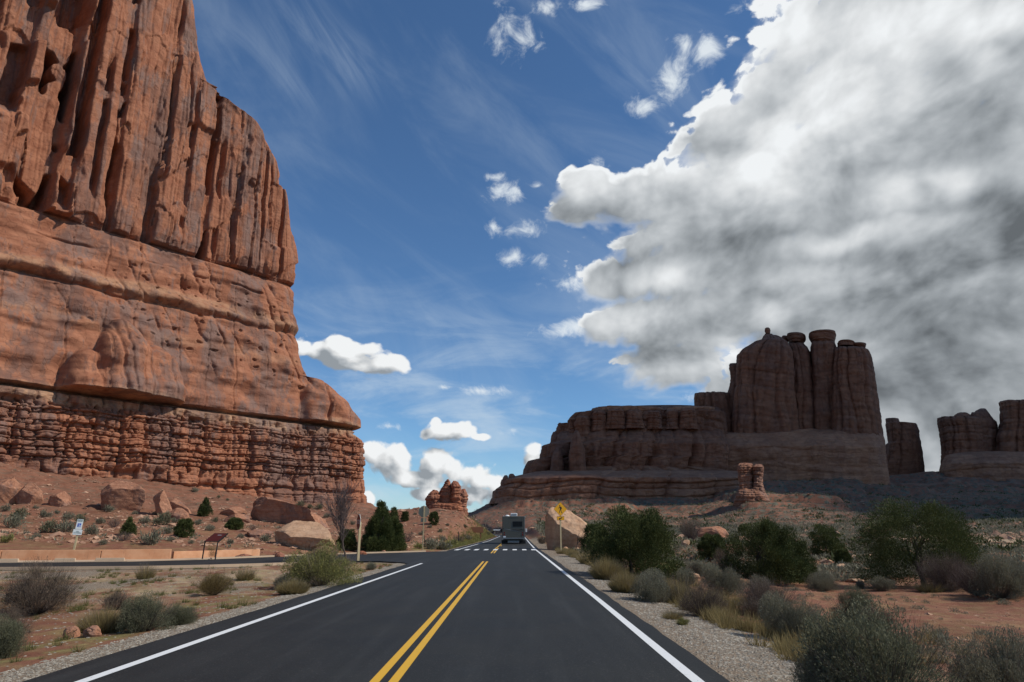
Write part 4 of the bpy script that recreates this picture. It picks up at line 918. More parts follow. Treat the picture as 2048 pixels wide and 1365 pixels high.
boulder('long tan boulder with a diagonal crack in the brush on the right', [(1398, 1082), (1395, 1066), (1396, 1056), (1406, 1052)], [(1452, 1084), (1456, 1070), (1454, 1059), (1440, 1053)], gy(1425, 1080), 1.6, M_BOULDER, 324, rough=.12, rsc=1.4, colw=2.2, cola=.2)
auto('small pale rock between the round juniper and the cracked boulder', 1362, 1382, 1080, 1094, M_PALE, 325)
auto('thin flat slab lying on bare dirt right of the shoulder', 1356, 1400, 1145, 1156, M_PALE, 326, asp=.8)
auto('small tan rock under the grey bushes at the right', 1935, 1956, 1171, 1186, M_PALE, 327)
auto('pale low rock beside the pedestrian sign post', 1124, 1140, 1094, 1104, M_PALE, 328)
auto('flat pinkish rock right of the pedestrian sign post', 1140, 1166, 1096, 1105, M_PALE, 329)
USED = set()
def near_label(what, u, v, LM):
    """a label that finds the thing by the landmarks round it"""
    r = sorted(LM, key=lambda q: math.hypot(u-q[1], (v-q[2])*1.6))
    def rel(q):
        dx, dy = u-q[1], (v-q[2])*1.6
        far = math.hypot(dx, dy) > 45
        if abs(dx) > abs(dy)*1.2: s = 'left of' if dx < 0 else 'right of'
        elif abs(dy) > abs(dx)*1.6: s = 'above' if dy < 0 else 'below'
        else: s = ('upper left of' if dx < 0 else 'upper right of') if dy < 0 else ('lower left of' if dx < 0 else 'lower right of')
        return ('farther ' if far else 'just ')+s+' '+q[0]
    c = [f'{what} {rel(r[0])}']+[f'{what} {rel(r[0])} and {rel(r[k_])}' for k_ in (1, 2, 3)]+[f'{what} {rel(r[1])} and {rel(r[2])}']
    for s in c:
        if s not in USED and len(s.split()) <= 16: USED.add(s); return s
    s = c[0]+', closer to it'; USED.add(s); return s
LM_R = [('the little rounded juniper', 1687, 1115), ('the dense middle juniper', 1560, 1110), ('the wide olive juniper', 1800, 1110), ('the two little grey bushes', 1735, 1178), ('the smaller olive juniper', 1655, 1080)]
for k_, (a_, b_, c_, d_) in enumerate(((1636, 1662, 1098, 1108), (1700, 1716, 1110, 1122), (1668, 1700, 1128, 1138), (1722, 1744, 1134, 1144), (1640, 1668, 1118, 1126), (1690, 1740, 1158, 1166), (1726, 1748, 1108, 1116), (1660, 1676, 1146, 1153))):
    auto(near_label('pale flat rock', (a_+b_)/2, (c_+d_)/2, LM_R), a_, b_, c_, d_, M_PALE, 340+k_, group='pale rocks between the junipers', asp=.8)

# ------------------------------------------------------------------ man-made things
M_TANP = plain('tan_painted_post', (.55, .43, .24), .6, var=.2)
M_TANB = plain('tan_sign_back', (.40, .33, .22), .6, var=.15)
M_YS = plain('yellow_sign_face', (.85, .40, .010), .45, var=.06)
M_BLK = plain('black_sign_print', (.012, .012, .012), .5, var=.0)
M_WS = plain('white_sign_face', (.80, .84, .81), .45, var=.05)
M_BLUE = plain('blue_sign_print', (.015, .10, .52), .45, var=.0)
M_GRN = plain('dark_green_sign_print', (.02, .09, .06), .5, var=0)
M_RED = plain('red_sign_face', (.20, .018, .02), .5, var=.15)
M_BROWN = plain('brown_sign_board', (.20, .085, .04), .75, var=.3)
M_STEEL = plain('dark_steel', (.045, .04, .037), .55, metal=.3, var=.3)
M_PANEL = plain('dark_red_panel', (.115, .022, .014), .35, var=.25, scale=3)
M_WALL, T = material('painted_concrete_wall')
p = T.n('ShaderNodeNewGeometry').outputs['Position']; x, y, z = T.xyz(p)[:3]
n_ = T.noise(p, 1.6, 6, .65); st_n = T.noise(T.comb(T.m('MULTIPLY', x, 1.8), T.m('MULTIPLY', y, 1.8), T.m('MULTIPLY', z, .5)), 1.0, 6, .7)
c = T.mix(T.ramp(n_, .35, .65), (.56, .27, .14), (.64, .345, .195))
c = T.mix(T.m('MULTIPLY', T.ramp(st_n, .56, .72), .6), c, (.24, .12, .075))
finish(T, c, .85, T.bump(n_, .3, .02), spec=.2)
def text_mesh(name, body, size, mat, parent, loc, rot, ext=.0015, align='CENTER'):
    cu = bpy.data.curves.new(name, 'FONT'); cu.body = body; cu.size = size; cu.extrude = ext; cu.align_x = align; cu.align_y = 'CENTER'; cu.resolution_u = 3
    t = bpy.data.objects.new(name, cu); COL.objects.link(t)
    dg = bpy.context.evaluated_depsgraph_get(); me = bpy.data.meshes.new_from_object(t.evaluated_get(dg))
    bpy.data.objects.remove(t); me.materials.clear(); me.materials.append(mat)
    o = bpy.data.objects.new(name, me); COL.objects.link(o); o.parent = parent; o.location = loc; o.rotation_euler = rot
    return o
RX = (math.pi/2, 0, 0)
# pedestrian crossing sign: signs face -Y in their own frame
r_ = root_at('pedestrian_crossing_sign', 1122, 1104, 50, label='yellow diamond pedestrian crossing sign over an arrow plaque, on a tan post', cat='road sign')
r_.location.z = ground_z(r_.location.x, r_.location.y)
z_d = P(1122, 1018.7, 50).z-r_.location.z; hd = 13.8/F_PX*48.5
MB().box(-.045, .045, -.03, .03, -.3, z_d+.35).build('post', M_TANP, r_, .008)
def diamond(h): return [(0, z_d-h), (h, z_d), (0, z_d+h), (-h, z_d)]
pl = MB().prism(diamond(hd), -.045, -.035).build('diamond_plate', M_BLK, r_)
MB().prism(diamond(hd-.012), -.048, -.046).build('yellow_face', M_YS, pl)
s_ = hd/.46
fig = MB()
for poly in ([(-.045, .155), (.03, .165), (.075, .10), (.05, -.02), (-.03, -.02), (-.04, .06)],           # trunk
             [(-.035, .15), (-.06, .09), (-.135, .035), (-.15, .06), (-.10, .10), (-.06, .165)],           # forward arm
             [(.03, .165), (.085, .11), (.115, .01), (.09, .0), (.06, .08), (.02, .12)],                   # rear arm
             [(-.03, -.01), (.012, -.01), (-.035, -.14), (-.065, -.26), (-.125, -.265), (-.09, -.235), (-.075, -.13)],
             [(.0, -.01), (.05, -.01), (.065, -.13), (.12, -.24), (.125, -.27), (.085, -.265), (.028, -.13)]):
    fig.prism([(x_*s_, z_d+z__*s_) for x_, z__ in poly], -.051, -.0485)
fig.prism([(math.cos(a)*.037*s_-.045*s_, z_d+.215*s_+math.sin(a)*.037*s_) for a in np.linspace(0, 2*math.pi, 16, endpoint=False)], -.051, -.0485)
fig.build('walking_figure', M_BLK, pl)
z_a = P(1122, 1037, 50).z-r_.location.z
pq = MB().prism([(-.27, z_a-.135), (.27, z_a-.135), (.27, z_a+.135), (-.27, z_a+.135)], -.045, -.035).build('arrow_plaque', M_BLK, r_)
MB().prism([(-.25, z_a-.115), (.25, z_a-.115), (.25, z_a+.115), (-.25, z_a+.115)], -.048, -.046).build('yellow_face', M_YS, pq)
MB().prism([(-.12, z_a-.095), (-.12, z_a+.035), (-.085, z_a), (.11, z_a+.085), (.145, z_a+.015), (-.05, z_a-.055), (.01, z_a-.095)], -.051, -.0485).build('arrow', M_BLK, pq)
r_.rotation_euler.z = math.radians(13)
# accessible parking sign
b0 = hit(147, 1102)
r_ = empty('accessible_parking_sign', (P(147, 1101, 38.2).x, 38.2, .15), label='small white and blue accessible parking sign on a leaning yellowish post', cat='parking sign')
px = .0276; r_.rotation_euler = (0, math.radians(3.5), math.radians(14))
MB().box(-.05, .05, -.03, .03, -.5, 1.75).build('post', M_TANP, r_, .008)
pl = MB().box(-.152, .152, -.05, -.036, 1.40, 1.92).build('sign_plate', M_WS, r_, .004)
text_mesh('lettering', 'RESERVED\nPARKING', .062, M_GRN, pl, (0, -.054, 1.845), RX)
sy = MB().box(-.085, .085, -.053, -.0505, 1.515, 1.705)
sy.build('blue_panel', M_BLUE, pl)
w_ = MB(); arcp = [(.01+.05*math.cos(a), -.056, 1.575+.045*math.sin(a)) for a in np.linspace(-2.6, .6, 12)]
w_.tube(arcp, .007, 6); w_.tube([(-.02, -.056, 1.655), (-.015, -.056, 1.60), (.025, -.056, 1.595), (.045, -.056, 1.545), (.06, -.056, 1.545)], .009, 6)
w_.tube([(-.02, -.056, 1.63), (.02, -.056, 1.63)], .007, 6); w_.tube([(-.024, -.056, 1.67), (-.024, -.056, 1.69)], .013, 8)
w_.build('wheelchair_symbol', M_WS, pl)
pq = MB().box(-.235, .21, -.05, -.036, 1.10, 1.385).build('plaque', M_WS, r_, .004)
text_mesh('lettering', 'VAN\nACCESSIBLE', .07, M_GRN, pq, (-.01, -.054, 1.24), RX)
# stop sign seen obliquely behind the bare tree
def octa(c, r): return [(r*math.cos(math.radians(22.5+45*i)), c+r*math.sin(math.radians(22.5+45*i))) for i in range(8)]
r_ = empty('stop_sign', (G(716, 1121.5)[0], G(716, 1121.5)[1], -.05), rz=math.radians(-64), label='dark red stop sign turned sideways behind the bare tree branches', cat='stop sign')
MB().box(-.06, .06, -.06, .06, -.3, 1.95).build('post', M_TANP, r_, .01)
pl = MB().prism(octa(1.95, .42), -.085, -.072).build('octagon_plate', M_WS, r_)
MB().prism(octa(1.95, .395), -.088, -.086).build('red_face', M_RED, pl)
text_mesh('lettering', 'STOP', .30, M_WS, pl, (0, -.091, 1.95), RX)
# back of a tan octagon
r_ = empty('road_sign', tuple(hit(845, 1103.5)), rz=math.radians(178), label='tan-backed octagonal road sign on a thin pole at the junction, seen from behind', cat='road sign')
q_ = .0393*(r_.location.y/55)
MB().box(-.035, .035, -.03, .03, -.3, 88*q_).build('post', M_TANP, r_, .005)
MB().prism(octa(76*q_, .44), -.045, -.033).build('octagon_plate', M_TANB, r_)
MB().box(-.22, .22, -.045, -.033, 56*q_, 63.5*q_).build('plaque', M_TANB, r_)
# brown board
b0 = hit(953, 1076)
r_ = empty('brown_board_sign', tuple(b0), rz=math.radians(8), label='plain brown board sign on two posts at the foot of the red hill', cat='sign')
q_ = b0.y/F_PX
MB().box(-13*q_, 13*q_, -.03, .03, 9.5*q_, 20*q_).build('board', M_BROWN, r_, .01)
for k_ in (-1, 1): MB().box(k_*8*q_-.07, k_*8*q_+.07, .035, .15, -.3, 18*q_).build('post', M_BROWN, r_)
# delineators
def delineator(u, v, h, label, tip):
    b0 = hit(u, v); r_ = empty('delineator_post', tuple(b0), label=label, cat='marker post')
    MB().box(-.045, .045, -.02, .02, -.2, h).build('post', M_STEEL, r_, .005)
    if tip: MB().box(-.05, .05, -.03, .025, h-.04, h+.10).build('reflector', M_WS, r_, .01)
delineator(917, 1088, 1.25, 'plain dark marker post in the grass left of the road', False)
delineator(1097, 1093, 1.15, 'thin dark marker post with a white tip right of the road', True)
# far white rail
b0 = hit(996, 1066); r_ = empty('guardrail', tuple(b0), rz=.1, label='short pale rail at the far bend just left of the motorhome', cat='rail')
q_ = b0.y/F_PX
MB().box(-9*q_, 9*q_, -.05, .05, 4.2*q_, 6.2*q_).build('rail', M_WS, r_, .02)
for k_ in (-6, 0, 6): MB().box(k_*q_-.08, k_*q_+.08, .06, .2, -.3, 5.5*q_).build('post', M_TANP, r_)
# information panel
r_ = empty('information_panel', (G(419, 1119)[0], G(419, 1119)[1], .06), rz=math.radians(-14), label='slanted dark red information panel on two dark legs by the parking kerb', cat='information panel')
for k_ in (-.40, .40):
    MB().tube([(k_-.05, 0, -.2), (k_, 0, .80), (k_+.30, .34, 1.22)], [.035, .035, .03], 8).build('leg', M_STEEL, r_)
A = [Vector((-.44, -.03, .83)), Vector((.44, -.03, .83)), Vector((.76, .34, 1.26)), Vector((-.12, .34, 1.26))]
nrm = (A[1]-A[0]).cross(A[3]-A[0]).normalized()
def plate(shrink, o0, o1):
    c = sum(A, Vector())/4; q = [c+(a-c)*shrink for a in A]
    return MB().add([a+nrm*o0 for a in q]+[a+nrm*o1 for a in q], ((3,2,1,0),(4,5,6,7),(0,1,5,4),(1,2,6,5),(2,3,7,6),(3,0,4,7)))
fr = plate(1.0, 0, .03).build('frame', M_STEEL, r_); plate(.92, .032, .038).build('panel_face', M_PANEL, fr)
c_ = A[0]*.13+A[1]*.15+A[2]*.42+A[3]*.30
MB().add([c_+nrm*.041+a for a in ((A[1]-A[0])*-.14, (A[1]-A[0])*.14, (A[1]-A[0])*.16+(A[3]-A[0])*.06, (A[1]-A[0])*-.12+(A[3]-A[0])*.06)], ((0, 1, 2, 3),)).build('pale_heading', plain('pale_print', (.45, .40, .40), .5, var=.1), fr)
# low wall in two runs
def wall(label, pts, h, th):
    A_ = [Vector((*G(u, v), 0)) for u, v in pts]; r_ = empty('low_wall', tuple(A_[-1]), label=label, cat='low wall')
    for i in range(len(A_)-1):
        a, b = A_[i]-A_[-1], A_[i+1]-A_[-1]; d = (b-a).normalized(); n_ = Vector((-d.y, d.x, 0))
        mb = MB(); mp = MB(); L = (b-a).length; k_ = max(1, round(L/3.1)); g_ = .02
        for j in range(k_):
            p0 = a+(b-a)*(j/k_)+d*g_; p1 = a+(b-a)*((j+1)/k_)-d*g_
            q = [p0, p1, p1+n_*th, p0+n_*th]
            mb.add([w+Vector((0, 0, -.4)) for w in q]+[w+Vector((0, 0, h)) for w in q], ((4,5,6,7),(0,1,5,4),(1,2,6,5),(2,3,7,6),(3,0,4,7)))
            mp.add([a+(b-a)*(j/k_)+n_*.03+Vector((0, 0, -.3)), a+(b-a)*(j/k_)+n_*.03+Vector((0, 0, h-.01)), a+(b-a)*((j+1)/k_)+n_*.03+Vector((0, 0, h-.01)), a+(b-a)*((j+1)/k_)+n_*.03+Vector((0, 0, -.3))], ((0, 3, 2, 1),))
        mb.build('wall_panel', M_WALL, r_, .012); 
wall('long low tan concrete wall running off the left edge behind the side road', [(-700, 1126.5), (-300, 1124), (0, 1121.5), (200, 1119.8), (341, 1118)], .50, .22)
wall('shorter darker low wall continuing behind the information panel', [(346, 1117.3), (430, 1114.6), (520, 1111.6)], .37, .2)
# pavement between wall and kerb
sw = [(-700, 1126.3), (0, 1121.3), (341, 1117.8), (520, 1112.4)]; sw2 = [(-700, 1132), (0, 1125.4), (341, 1121), (520, 1115)]
V = [(*G(u, v), .0) for u, v in sw]+[(*G(u, v), .0) for u, v in sw2]
o = mesh_np('pavement', V, [(0, 4, 5, 1), (1, 5, 6, 2), (2, 6, 7, 3)][0:3], M_KERB, smooth=False); tag(o, kind='structure')
# wheel stops
for (ua, ub, lab) in ((-60, 38, 'long pale concrete wheel stop at the far left of the lot'), (108, 152, 'middle pale concrete wheel stop half hidden by the brown bush'), (190, 250, 'right-hand pale concrete wheel stop with a dark end')):
    a = Vector((*G(ua, 1125.2-ua*.009), 0)); b = Vector((*G(ub, 1125.2-ub*.009), 0)); L = (b-a).length; ang = math.atan2(b.y-a.y, b.x-a.x)
    r_ = MB().add([(0, -.1, .0), (L, -.1, 0), (L, .1, 0), (0, .1, 0), (.04, -.06, .17), (L-.04, -.06, .17), (L-.04, .06, .17), (.04, .06, .17)], ((0,3,2,1),(4,5,6,7),(0,1,5,4),(1,2,6,5),(2,3,7,6),(3,0,4,7))).build('wheel_stop', M_KERB, None, .015)
    r_.location = (a.x, a.y, .0); r_.rotation_euler.z = ang; tag(r_, lab, 'wheel stop', 'wheel stops')

# ------------------------------------------------------------------ motorhome, 80 m ahead
M_RV = plain('beige_gelcoat', (.095, .088, .068), .4, var=.10, scale=1.0, spec=.5)
M_RVD = plain('taupe_stripe', (.08, .066, .055), .4, var=.05); M_RVB = plain('black_stripe', (.02, .02, .02), .4, var=0); M_RVL = plain('silver_stripe', (.24, .23, .21), .35, var=.05)
M_GLASS = plain('dark_glass', (.010, .011, .012), .35, var=0, spec=.2); M_RUB = plain('tyre_rubber', (.018, .018, .018), .9, var=.2)
M_WPL = plain('white_plastic', (.78, .79, .78), .45, var=.05); M_TAIL = plain('red_lens', (.22, .012, .012), .25, var=0); M_CHR = plain('grey_metal', (.22, .22, .22), .4, metal=.6, var=.2)
rv = empty('motorhome', (-.33, 79.5, 0.0), label='beige motorhome seen from behind with dark rear window and roof air conditioner', cat='motorhome')
W2, Z0, Z1 = 1.27, .62, 3.02
body = MB().box(-W2, W2, 0, 6.6, Z0, Z1).build('body', M_RV, rv, .07, seg=3)
MB().box(-1.05, 1.05, 6.55, 8.2, .55, 2.0).build('cab', M_RV, rv, .15, seg=3)
MB().box(-W2+.05, W2-.05, 6.45, 7.9, 2.02, Z1-.02).build('over_cab_bunk', M_RV, rv, .2, seg=3)
win = MB().box(-.10, 1.02, -.022, .01, 1.86, 2.46).build('rear_window', M_RVB, body, .05); MB().box(-.05, .97, -.032, -.024, 1.91, 2.41).build('pane', M_GLASS, win, .03)
MB().box(W2-.36, W2-.335, -.012, .01, Z0+.08, Z1-.06).build('trim_strip', M_RVD, body)
MB().box(W2-.045, W2+.012, -.016, .05, Z0+.05, Z1-.05).build('corner_trim', M_RVL, body, .01)
for k_ in (-1, 1):
    MB().tube([(k_*1.03, -.03, .98), (k_*1.03, .02, .98)], .085, 16).build('tail_lamp', M_TAIL, body)
    MB().tube([(k_*1.03, -.03, 1.22), (k_*1.03, .02, 1.22)], .075, 16).build('brake_lamp', M_TAIL, body)
def swoosh(mat, name, pts, w0, w1, y):
    n_ = len(pts); up = []; lo = []
    for i, (x_, z_) in enumerate(pts):
        t = i/(n_-1); w = (w0+(w1-w0)*t)*math.sin(math.pi*min(max(t*.9+.08, 0), 1))
        up.append((x_, y, z_+w/2)); lo.append((x_, y, z_-w/2))
    mb = MB(); mb.add(up+lo, [(i, i+1, n_+i+1, n_+i)[::-1] for i in range(n_-1)]); return mb.build(name, mat, body)
def curve(x0, z0, x1, z1, bulge): return [(x0+(x1-x0)*t, z0+(z1-z0)*t+bulge*math.sin(math.pi*t)*(1 if t < .5 else .4)) for t in np.linspace(0, 1, 18)]
swoosh(M_RVB, 'stripe', curve(-1.22, 1.66, .25, 1.44, .03), .10, .10, -.006)
swoosh(M_RVL, 'stripe', curve(-1.05, 1.64, .7, 1.33, .02), .09, .07, -.009)
swoosh(M_RVD, 'stripe', curve(-.3, 1.52, 1.22, 1.40, .14), .16, .08, -.012)
swoosh(M_RVB, 'stripe', curve(-.2, 1.50, .85, 1.36, .03), .07, .05, -.015)
swoosh(M_RVB, 'stripe', curve(.55, 1.62, 1.24, 1.50, .02), .08, .09, -.018)
lm = MB()
rnd = random.Random(4); xx = -.55
while xx < .5:
    w = rnd.uniform(.05, .085); lm.box(xx, xx+w, -.010, -.004, 2.80, 2.85); xx += w+.022
lm.build('dark_lettering_band', M_RVB, body)
plt = MB().box(-1.16, -.86, -.02, .0, .70, .86).build('number_plate', M_WPL, body)
MB().box(-W2+.03, W2-.03, -.18, -.02, .52, .68).build('bumper', M_CHR, rv, .02)
MB().box(-1.1, 1.1, .2, 6.5, .36, .60).build('chassis', M_STEEL, rv)
MB().box(-.62, .62, -.05, -.02, .18, .36).build('mud_flap', M_CHR, rv)
for y_ in (1.9, 7.0):
    for k_ in (-1, 1):
        ww = .28 if y_ < 3 else .12
        w_ = MB().tube([(k_*(1.12-ww), y_, .39), (k_*1.16, y_, .39)], .39, 28); wheel = w_.build('wheel', M_RUB, rv, .03)
        MB().tube([(k_*1.165, y_, .39), (k_*1.175, y_, .39)], .22, 20).build('rim', M_CHR, wheel)
for k_ in (-1, 1):
    MB().box(k_*1.0-.36, k_*1.0+.36, .35, .38, .03, .42).build('rear_mud_flap', M_RUB, rv)
ac = MB().box(-.35, .42, 1.6, 2.6, Z1+.02, Z1+.36).build('air_conditioner', M_WPL, rv, .05, seg=3)
MB().box(-.28, .35, 1.590, 1.598, Z1+.09, Z1+.30).build('grille', plain('grey_grille', (.30, .32, .33), .6, var=.2), ac)
MB().tube([(-.72, 1.2, Z1-.01), (-.72, 1.2, Z1+.06), (-.72, 1.2, Z1+.12), (-.72, 1.2, Z1+.16)], [.27, .26, .19, .06], 24).build('roof_vent', M_WPL, rv, smooth=True)
MB().box(-1.18, -1.04, .5, .8, Z1, Z1+.04).build('roof_vent', M_WPL, rv, .01)
MB().box(-.0, .0+.02, .03, .04, Z1, Z1+.01).build('roof_rail', M_CHR, rv)
lad = MB()
for k_ in (-1, 1):
    a_ = MB().tube([(k_*1.05, 7.2, 1.45), (k_*1.50, 7.1, 1.50)], .02, 6); a_.build('mirror_arm', M_STEEL, rv)
    MB().box(k_*1.52-.10, k_*1.52+.10, 7.05, 7.13, 1.27, 1.66).build('mirror', M_WPL if k_ > 0 else M_STEEL, rv, .02)
MB().box(W2-.02, W2+.10, 1.0, 5.5, Z1-.16, Z1-.04).build('awning_roller', M_RVL, rv, .02)
# ------------------------------------------------------------------ plants
RNG = np.random.default_rng(7)
def leafmat(name, c1, c2, tr=.25, rough=.75):
    m, T = material(name)
    r = T.n('ShaderNodeNewGeometry').outputs['Random Per Island']
    p = T.n('ShaderNodeTexCoord').outputs['Object']
    n = T.noise(p, 2.0, 3, .5)
    f = T.m('ADD', T.m('MULTIPLY', r, .65), T.m('MULTIPLY', T.m('SUBTRACT', n, .3), .9), clamp=True)
    oi = T.n('ShaderNodeObjectInfo').outputs['Random']
    c = T.mix(f, c1, c2); c = T.mix(T.m('MULTIPLY', oi, .30), c, tuple((a+b)*.36 for a, b in zip(c1, c2)))
    finish(T, c, rough, spec=.15, trans=tr); return m
L_JUN = leafmat('juniper_foliage', (.028, .042, .014), (.105, .120, .040), .12)
L_JUNY = leafmat('light_juniper_foliage', (.034, .048, .015), (.125, .138, .045), .12)
L_SAGE = leafmat('sage_foliage', (.125, .120, .080), (.27, .255, .18))
L_GREEN = leafmat('green_shrub_foliage', (.095, .098, .055), (.22, .215, .135))
L_BROWN = leafmat('brown_twig_foliage', (.095, .068, .052), (.21, .16, .115), .1)
L_STRAW = leafmat('dry_grass', (.17, .125, .050), (.40, .32, .15), .3)
L_GOLD = leafmat('golden_brush', (.10, .070, .026), (.27, .20, .085), .2)
L_YEL = leafmat('yellow_rabbitbrush', (.12, .125, .050), (.36, .33, .11), .25)
M_BARK = plain('grey_brown_bark', (.075, .055, .042), .95, var=.5, scale=12, bumpk=.4)
M_TWIG = plain('pale_twigs', (.17, .135, .105), .9, var=.4, scale=10)
M_DTWIG = plain('dark_twigs', (.060, .046, .040), .9, var=.4, scale=10)
M_BARE = plain('purple_grey_twigs', (.12, .085, .080), .9, var=.4, scale=10)

def unit(v): return v/np.maximum(np.linalg.norm(v, axis=-1, keepdims=True), 1e-9)
def rdir(n, upb=0.0):
    v = RNG.normal(size=(n, 3)); v = unit(v); v[:, 2] = v[:, 2]+upb; return unit(v)
def blades(base, d, L, w):
    """flat tapering leaves: one triangle each"""
    n = len(base); s = unit(np.cross(d, RNG.normal(size=(n, 3))))*np.asarray(w).reshape(-1, 1)*.5
    tip = base+d*np.asarray(L).reshape(-1, 1)
    V = np.stack([base-s, base+s, tip], 1).reshape(-1, 3); F = np.arange(3*n).reshape(-1, 3)
    return V, F
def sprays(base, d, L, w):
    """leaf-like kites (two triangles as a quad)"""
    n = len(base); s = unit(np.cross(d, RNG.normal(size=(n, 3))))*np.asarray(w).reshape(-1, 1)*.5; L = np.asarray(L).reshape(-1, 1)
    V = np.stack([base, base+d*L*.45+s, base+d*L, base+d*L*.45-s], 1).reshape(-1, 3); F = np.arange(4*n).reshape(-1, 4)
    return V, F
def stems(n, R, H, w, spread=1.0, seg=3, curl=.25, r0=.06):
    """thin ribbons rising from the root, three-sided enough to catch light"""
    a = RNG.uniform(0, 2*np.pi, n); q = RNG.uniform(.15, 1, n)**.6*spread
    tip = np.stack([np.cos(a)*R*q, np.sin(a)*R*q, H*(1.05-.45*q**2)*RNG.uniform(.75, 1.05, n)], -1)
    b = np.stack([np.cos(a)*r0*R*q, np.sin(a)*r0*R*q, np.zeros(n)], -1)
    mid = (b+tip)/2+np.stack([np.cos(a)*R*.08, np.sin(a)*R*.08, -H*.04*np.ones(n)], -1)+RNG.normal(size=(n, 3))*curl*R*.12
    V = []; F = []
    s = unit(np.cross(tip-b, RNG.normal(size=(n, 3))))
    pts = [b, b*.35+mid*.65, mid*.5+tip*.5+RNG.normal(size=(n, 3))*curl*R*.05, tip]
    rows = []
    for k_, p_ in enumerate(pts):
        ww = w*(1-.22*k_)
        rows += [p_-s*ww/2, p_+s*ww/2]
    V = np.stack(rows, 1).reshape(-1, 3)
    off_ = (np.arange(n)*8)[:, None]
    F = np.concatenate([off_+np.array([[2*k_, 2*k_+1, 2*k_+3, 2*k_+2]]) for k_ in range(3)], 0)
    return V, F, pts
def bush(name, kind, n, lsz, R=.5, H=.5, nst=120):
    """prototype bush, unit sized; returns root with stem + foliage"""
    root = empty(name)
    leaf, tw, mode = {'sage': (L_SAGE, M_TWIG, 'up'), 'green': (L_GREEN, M_DTWIG, 'round'), 'brown': (L_BROWN, M_DTWIG, 'twig'), 'straw': (L_STRAW, M_TWIG, 'grass'),
                      'gold': (L_GOLD, M_DTWIG, 'fine'), 'yellow': (L_YEL, M_TWIG, 'up'), 'bare': (L_BROWN, M_BARE, 'bare')}[kind]
    V, F, pts = stems(nst, R, H, lsz*.14, curl=.5)
    st = mesh_np('stem', V, F, tw, root, smooth=False)
    if mode == 'grass':
        a = RNG.uniform(0, 2*np.pi, n); q = RNG.uniform(0, 1, n)**.5
        b = np.stack([np.cos(a)*q*R*.45, np.sin(a)*q*R*.45, np.zeros(n)], -1)
        d = unit(np.stack([np.cos(a)*q*.9, np.sin(a)*q*.9, np.ones(n)], -1)+RNG.normal(size=(n, 3))*.22)
        V, F = blades(b, d, H*RNG.uniform(.25, 1.25, n)*(1-.45*q), .009*np.ones(n))
    else:
        NL_ = 22; lob = rdir(NL_, .4)*np.array([R*.72, R*.72, H*.62])*RNG.uniform(.35, 1.05, (NL_, 1)); lob[:, 2] = np.abs(lob[:, 2])+H*.15
        rl_ = RNG.uniform(.16, .46, NL_); k_ = RNG.choice(NL_, n, p=rl_**2/np.sum(rl_**2)); rad = rl_[k_]
        dd = rdir(n, .15); q = RNG.uniform(0, 1, n)**(.45 if mode != 'twig' else .8)
        b = lob[k_]+dd*np.array([R, R, H*.85])*(rad*q)[:, None]
        b[:, 2] = np.maximum(b[:, 2], RNG.uniform(.01, .12, n)*H)
        kp_ = (pn(b[:, 0]*7/R, (b[:, 1]+b[:, 2])*7/R, 77)+.5*pn(b[:, 2]*15/R, (b[:, 1]-b[:, 0])*15/R, 78)) > -.16
        b = b[kp_]; n = len(b)
        c = np.array([0, 0, -.1*H]); out = unit(b-c)
        d = unit(out+np.array([0, 0, {'up': .7, 'round': .2, 'twig': .5, 'fine': .6, 'bare': .5}[mode]])+RNG.normal(size=(n, 3))*.60)
        if mode in ('twig', 'fine', 'bare'): V, F = blades(b, d, lsz*RNG.uniform(.8, 2.0, n), lsz*.13)
        else: V, F = sprays(b, d, lsz*RNG.uniform(.6, 1.6, n), lsz*.32)
    mesh_np('foliage', V, F, leaf, root, smooth=False)
    return root
def limb_tree(name_, H, spread, depth, seed, r0, mat, parent, n=6, up=.5, bare=True, lean=0.0, nb=(2, 4)):
    rnd = random.Random(seed); mb = MB(); ends = []
    def grow(p, d, L, r, lev):
        pts = [p]; q = p; dd = d
        for _ in range(3):
            dd = (dd+Vector((rnd.gauss(0, .12), rnd.gauss(0, .12), rnd.gauss(.04, .08)))).normalized(); q = q+dd*L/3; pts.append(q)
        mb.tube(pts, [r, r*.88, r*.76, r*.62], max(3, n-lev), caps=False)
        if lev >= depth: ends.append((q, dd)); return
        for k_ in range(rnd.randint(*nb)):
            a = rnd.uniform(0, 2*math.pi); t = rnd.uniform(.35, 1.0)
            s = pts[1]+(pts[3]-pts[1])*t if k_ else pts[3]
            nd = (dd+Vector((math.cos(a), math.sin(a), 0))*spread*rnd.uniform(.5, 1.1)+Vector((0, 0, up*.3))).normalized()
            grow(s, nd, L*rnd.uniform(.62, .85), r*.60, lev+1)
    grow(Vector((0, 0, -.1)), Vector((lean, 0, 1)).normalized(), H*.30, r0, 0)
    mb.build(name_, mat, parent, smooth=True); return ends
